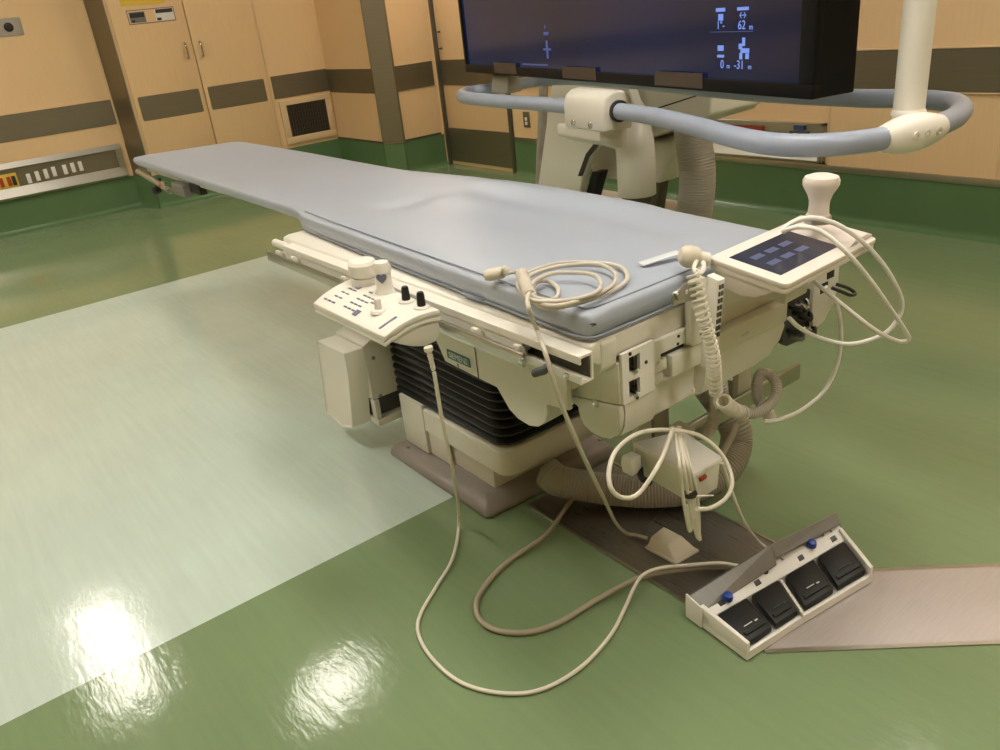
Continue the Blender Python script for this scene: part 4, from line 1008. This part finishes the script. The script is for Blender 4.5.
MB().prism([(rp.x + .02, .86), (rp.x + .10, .86), (rp.x + .085, .93), (rp.x + .035, .93)], 'y', rp.y - .04, rp.y + .07).build('corner_bracket', 'hose', D, bevel=.008)
# ------------------------------------------------------------------ C-arm stand behind the table
A = thing('c_arm_stand', 'cream C-arm stand with hanging cylinder behind the table', 'imaging stand', (2.7, 2.6, 0))
def yz(pts): return [(v[1], v[2]) for v in pts]
col = yz([(2.5500,2.9411,0.8457), (2.5500,3.1137,0.3281), (2.5500,2.8092,0.3320), (2.5500,2.7811,0.4184), (2.5500,2.7330,0.5172), (2.5500,2.6509,0.5883), (2.5500,2.5384,0.6325), (2.5500,2.4090,0.6913), (2.5500,2.4854,0.8552)])
zlow = min(c[1] for c in col)
lft = [c for c in col]
q = MB(); q.prism(lft, 'x', 2.55, 2.60); am = q.build('c_arm', 'cream2', A, bevel=.008, seg=3)
yl = col[1][0]; yr = col[2][0]
q = MB().prism([(yl + .0, col[1][1] + .02), (yr, col[2][1] + .02), (yr - .04, .2), (yl + .06, .2)], 'x', 2.555, 2.60); q.build('arm_foot', 'greycream', A, bevel=.006)
ph = yz([(2.5470,2.7770,0.4286), (2.5470,2.7232,0.5185), (2.5470,2.6481,0.5847), (2.5470,2.6660,0.5965), (2.5470,2.7418,0.5305), (2.5470,2.8041,0.4261)])
MB().prism(ph, 'x', 2.545, 2.552).build('arch_gasket', 'dark', am, smooth=0)
st = yz([(2.6000,2.8224,0.3196), (2.6000,2.7655,0.4372), (2.6000,2.7192,0.4413), (2.6000,2.7752,0.3154)])
MB().prism(st, 'x', 2.60, 2.66).build('inner_strut', 'black', A, smooth=0)
hdp = yz([(2.6000,2.8418,0.8478), (2.6000,2.9573,0.5796), (2.6000,2.6420,0.5451), (2.6000,2.1391,0.6862), (2.6000,2.1051,0.7101), (2.6000,2.0964,0.8493)])
q = MB().prism(hdp, 'x', 2.62, 2.95); q.build('head_beam', 'cream2', A, bevel=.012, seg=3)
sm = yz([(2.6150,2.4126,0.7208), (2.6150,2.1225,0.7962), (2.6150,2.1225,0.7918), (2.6150,2.4128,0.7148)])
MB().prism(sm, 'x', 2.616, 2.622).build('beam_seam', 'dark', A, smooth=0)
bk = yz([(2.7500,2.9166,0.4992), (2.7500,2.8970,0.3957), (2.7500,2.7695,0.3786), (2.7500,2.5477,0.3857), (2.7500,2.4643,0.3893), (2.7500,2.3762,0.5268), (2.7500,2.3922,0.5764), (2.7500,2.8581,0.5496)])
q = MB().prism(bk, 'x', 2.72, 2.95); q.build('rear_housing', 'cream2', A, bevel=.012, seg=3)
pf = yz([(2.7800,2.5446,0.3934), (2.7800,2.4905,0.4074), (2.7800,2.5389,0.1759), (2.7800,2.6464,0.1609)])
q = MB().prism(pf, 'x', 2.76, 2.82); q.build('rear_leg', 'olive', A, bevel=.004)
c0 = Vector((2.5200,2.4106,0.3913)); c1 = Vector((2.5200,2.4196,0.5747)); 
rc = .052 * 1.62
rc = abs(Vector((2.5200,2.4995,0.3816)).y - Vector((2.5200,2.3253,0.4005)).y) / 2 * .93
q = MB().tube(spline([c0, (c0.x, c0.y, c1.z - .02), (c0.x + .01, c0.y + .02, c1.z + .05), (c0.x + .06, c0.y + .09, c1.z + .12), (c0.x + .12, c0.y + .2, c1.z + .16)], 6), rc, 28)
cy = q.build('hanging_cylinder', 'cream2', A)
MB().tube([(c0.x, c0.y, c1.z - .034), (c0.x, c0.y, c1.z - .03)], rc * 1.008, 28).build('cylinder_seam', 'greycream', cy)
MB().cyl((c0.x, c0.y, c0.z - .03), (c0.x, c0.y, c0.z + .01), rc * .8, res=24).build('cylinder_plug', 'olive', cy)
MB().cyl((c0.x, c0.y, .26), (c0.x, c0.y, c0.z - .02), rc * .4, res=16).build('cylinder_stem', 'greycream', cy)
bq = B(2.46, 3.0, 2.52, 3.4, 0, .24); bq.build('stand_base', 'greycream', A, bevel=.02, seg=3)
hr_ = (abs(Vector((2.6000,2.2370,0.4917)).y - Vector((2.6000,2.0942,0.5039)).y)) / 2
hp_ = corrugated([(2.5300,2.1203,0.6761), (2.5300,2.1108,0.6125), (2.5300,2.0962,0.5370), (2.5300,2.0964,0.4392), (2.5300,2.1117,0.3491), (2.5300,2.1327,0.2512), (2.53, 2.19, .06)] , hr_, .0095, .003, 24)
tag(hp_.build('corrugated_hose', 'hose'), 'upright thick corrugated hose beside the C-arm stand behind the table', 'hose', 'hoses by the C-arm stand')
hp_ = corrugated([(2.8500,3.3444,0.8424), (2.8500,3.3693,0.7053), (2.8500,3.3964,0.5526), (2.8500,3.4213,0.4206), (2.8500,3.4505,0.2562)], .026, .009, .003, 12)
tag(hp_.build('corrugated_hose', 'hose'), 'thin upright corrugated hose left of the C-arm stand', 'hose', 'hoses by the C-arm stand')

LIGHTS = [(.20, 5.22, .30, 1.25, 'long bright ceiling light over the pale floor beyond the table'), (1.20, 3.86, .38, .34, 'square bright ceiling light over the middle of the table'), (-.35, 1.9, .34, 1.3, 'long ceiling light nearest the camera, left one'), (1.3, 1.3, .34, 1.3, 'long ceiling light above the near end of the table'), (-1.35, 5.2, .34, 1.3, 'added unseen ceiling light brightening the floor from the left'), (2.9, .72, .34, 1.1, 'long ceiling light close to the right wall'), (3.25, 5.0, .34, .9, 'added unseen ceiling light brightening the far right corner and alcove'), (1.0, -.6, .34, 1.3, 'long ceiling light at the rear of the room behind the camera')]  # left-end and far-corner lights are unseen, added to brighten floor and alcove
# ------------------------------------------------------------------ ceiling lights
for lx, ly, wx, wy, lab in LIGHTS:
    L = thing('ceiling_light', lab, 'ceiling light', (lx, ly, HC - .03), 'ceiling lights')
    q = MB(); t_ = .03
    for a in ((-wx / 2 - t_, wx / 2 + t_, -wy / 2 - t_, -wy / 2), (-wx / 2 - t_, wx / 2 + t_, wy / 2, wy / 2 + t_), (-wx / 2 - t_, -wx / 2, -wy / 2, wy / 2), (wx / 2, wx / 2 + t_, -wy / 2, wy / 2)):
        q.box(lx + a[0], lx + a[1], ly + a[2], ly + a[3], HC - .03, HC)
    q.build('light_frame', 'white', L, smooth=0)
    B(lx - wx / 2, lx + wx / 2, ly - wy / 2, ly + wy / 2, HC - .02, HC - .012).build('diffuser', 'lamp', L, smooth=0)

wd_ = bpy.data.worlds.new('world'); bpy.context.scene.world = wd_; wd_.use_nodes = True
wd_.node_tree.nodes['Background'].inputs[0].default_value = (1.0, .93, .84, 1)
wd_.node_tree.nodes['Background'].inputs[1].default_value = .3
vs_ = bpy.context.scene.view_settings
vs_.view_transform = 'Standard'; vs_.look = 'None'; vs_.gamma = 1.0; vs_.use_curve_mapping = False
vs_.exposure = 0.12
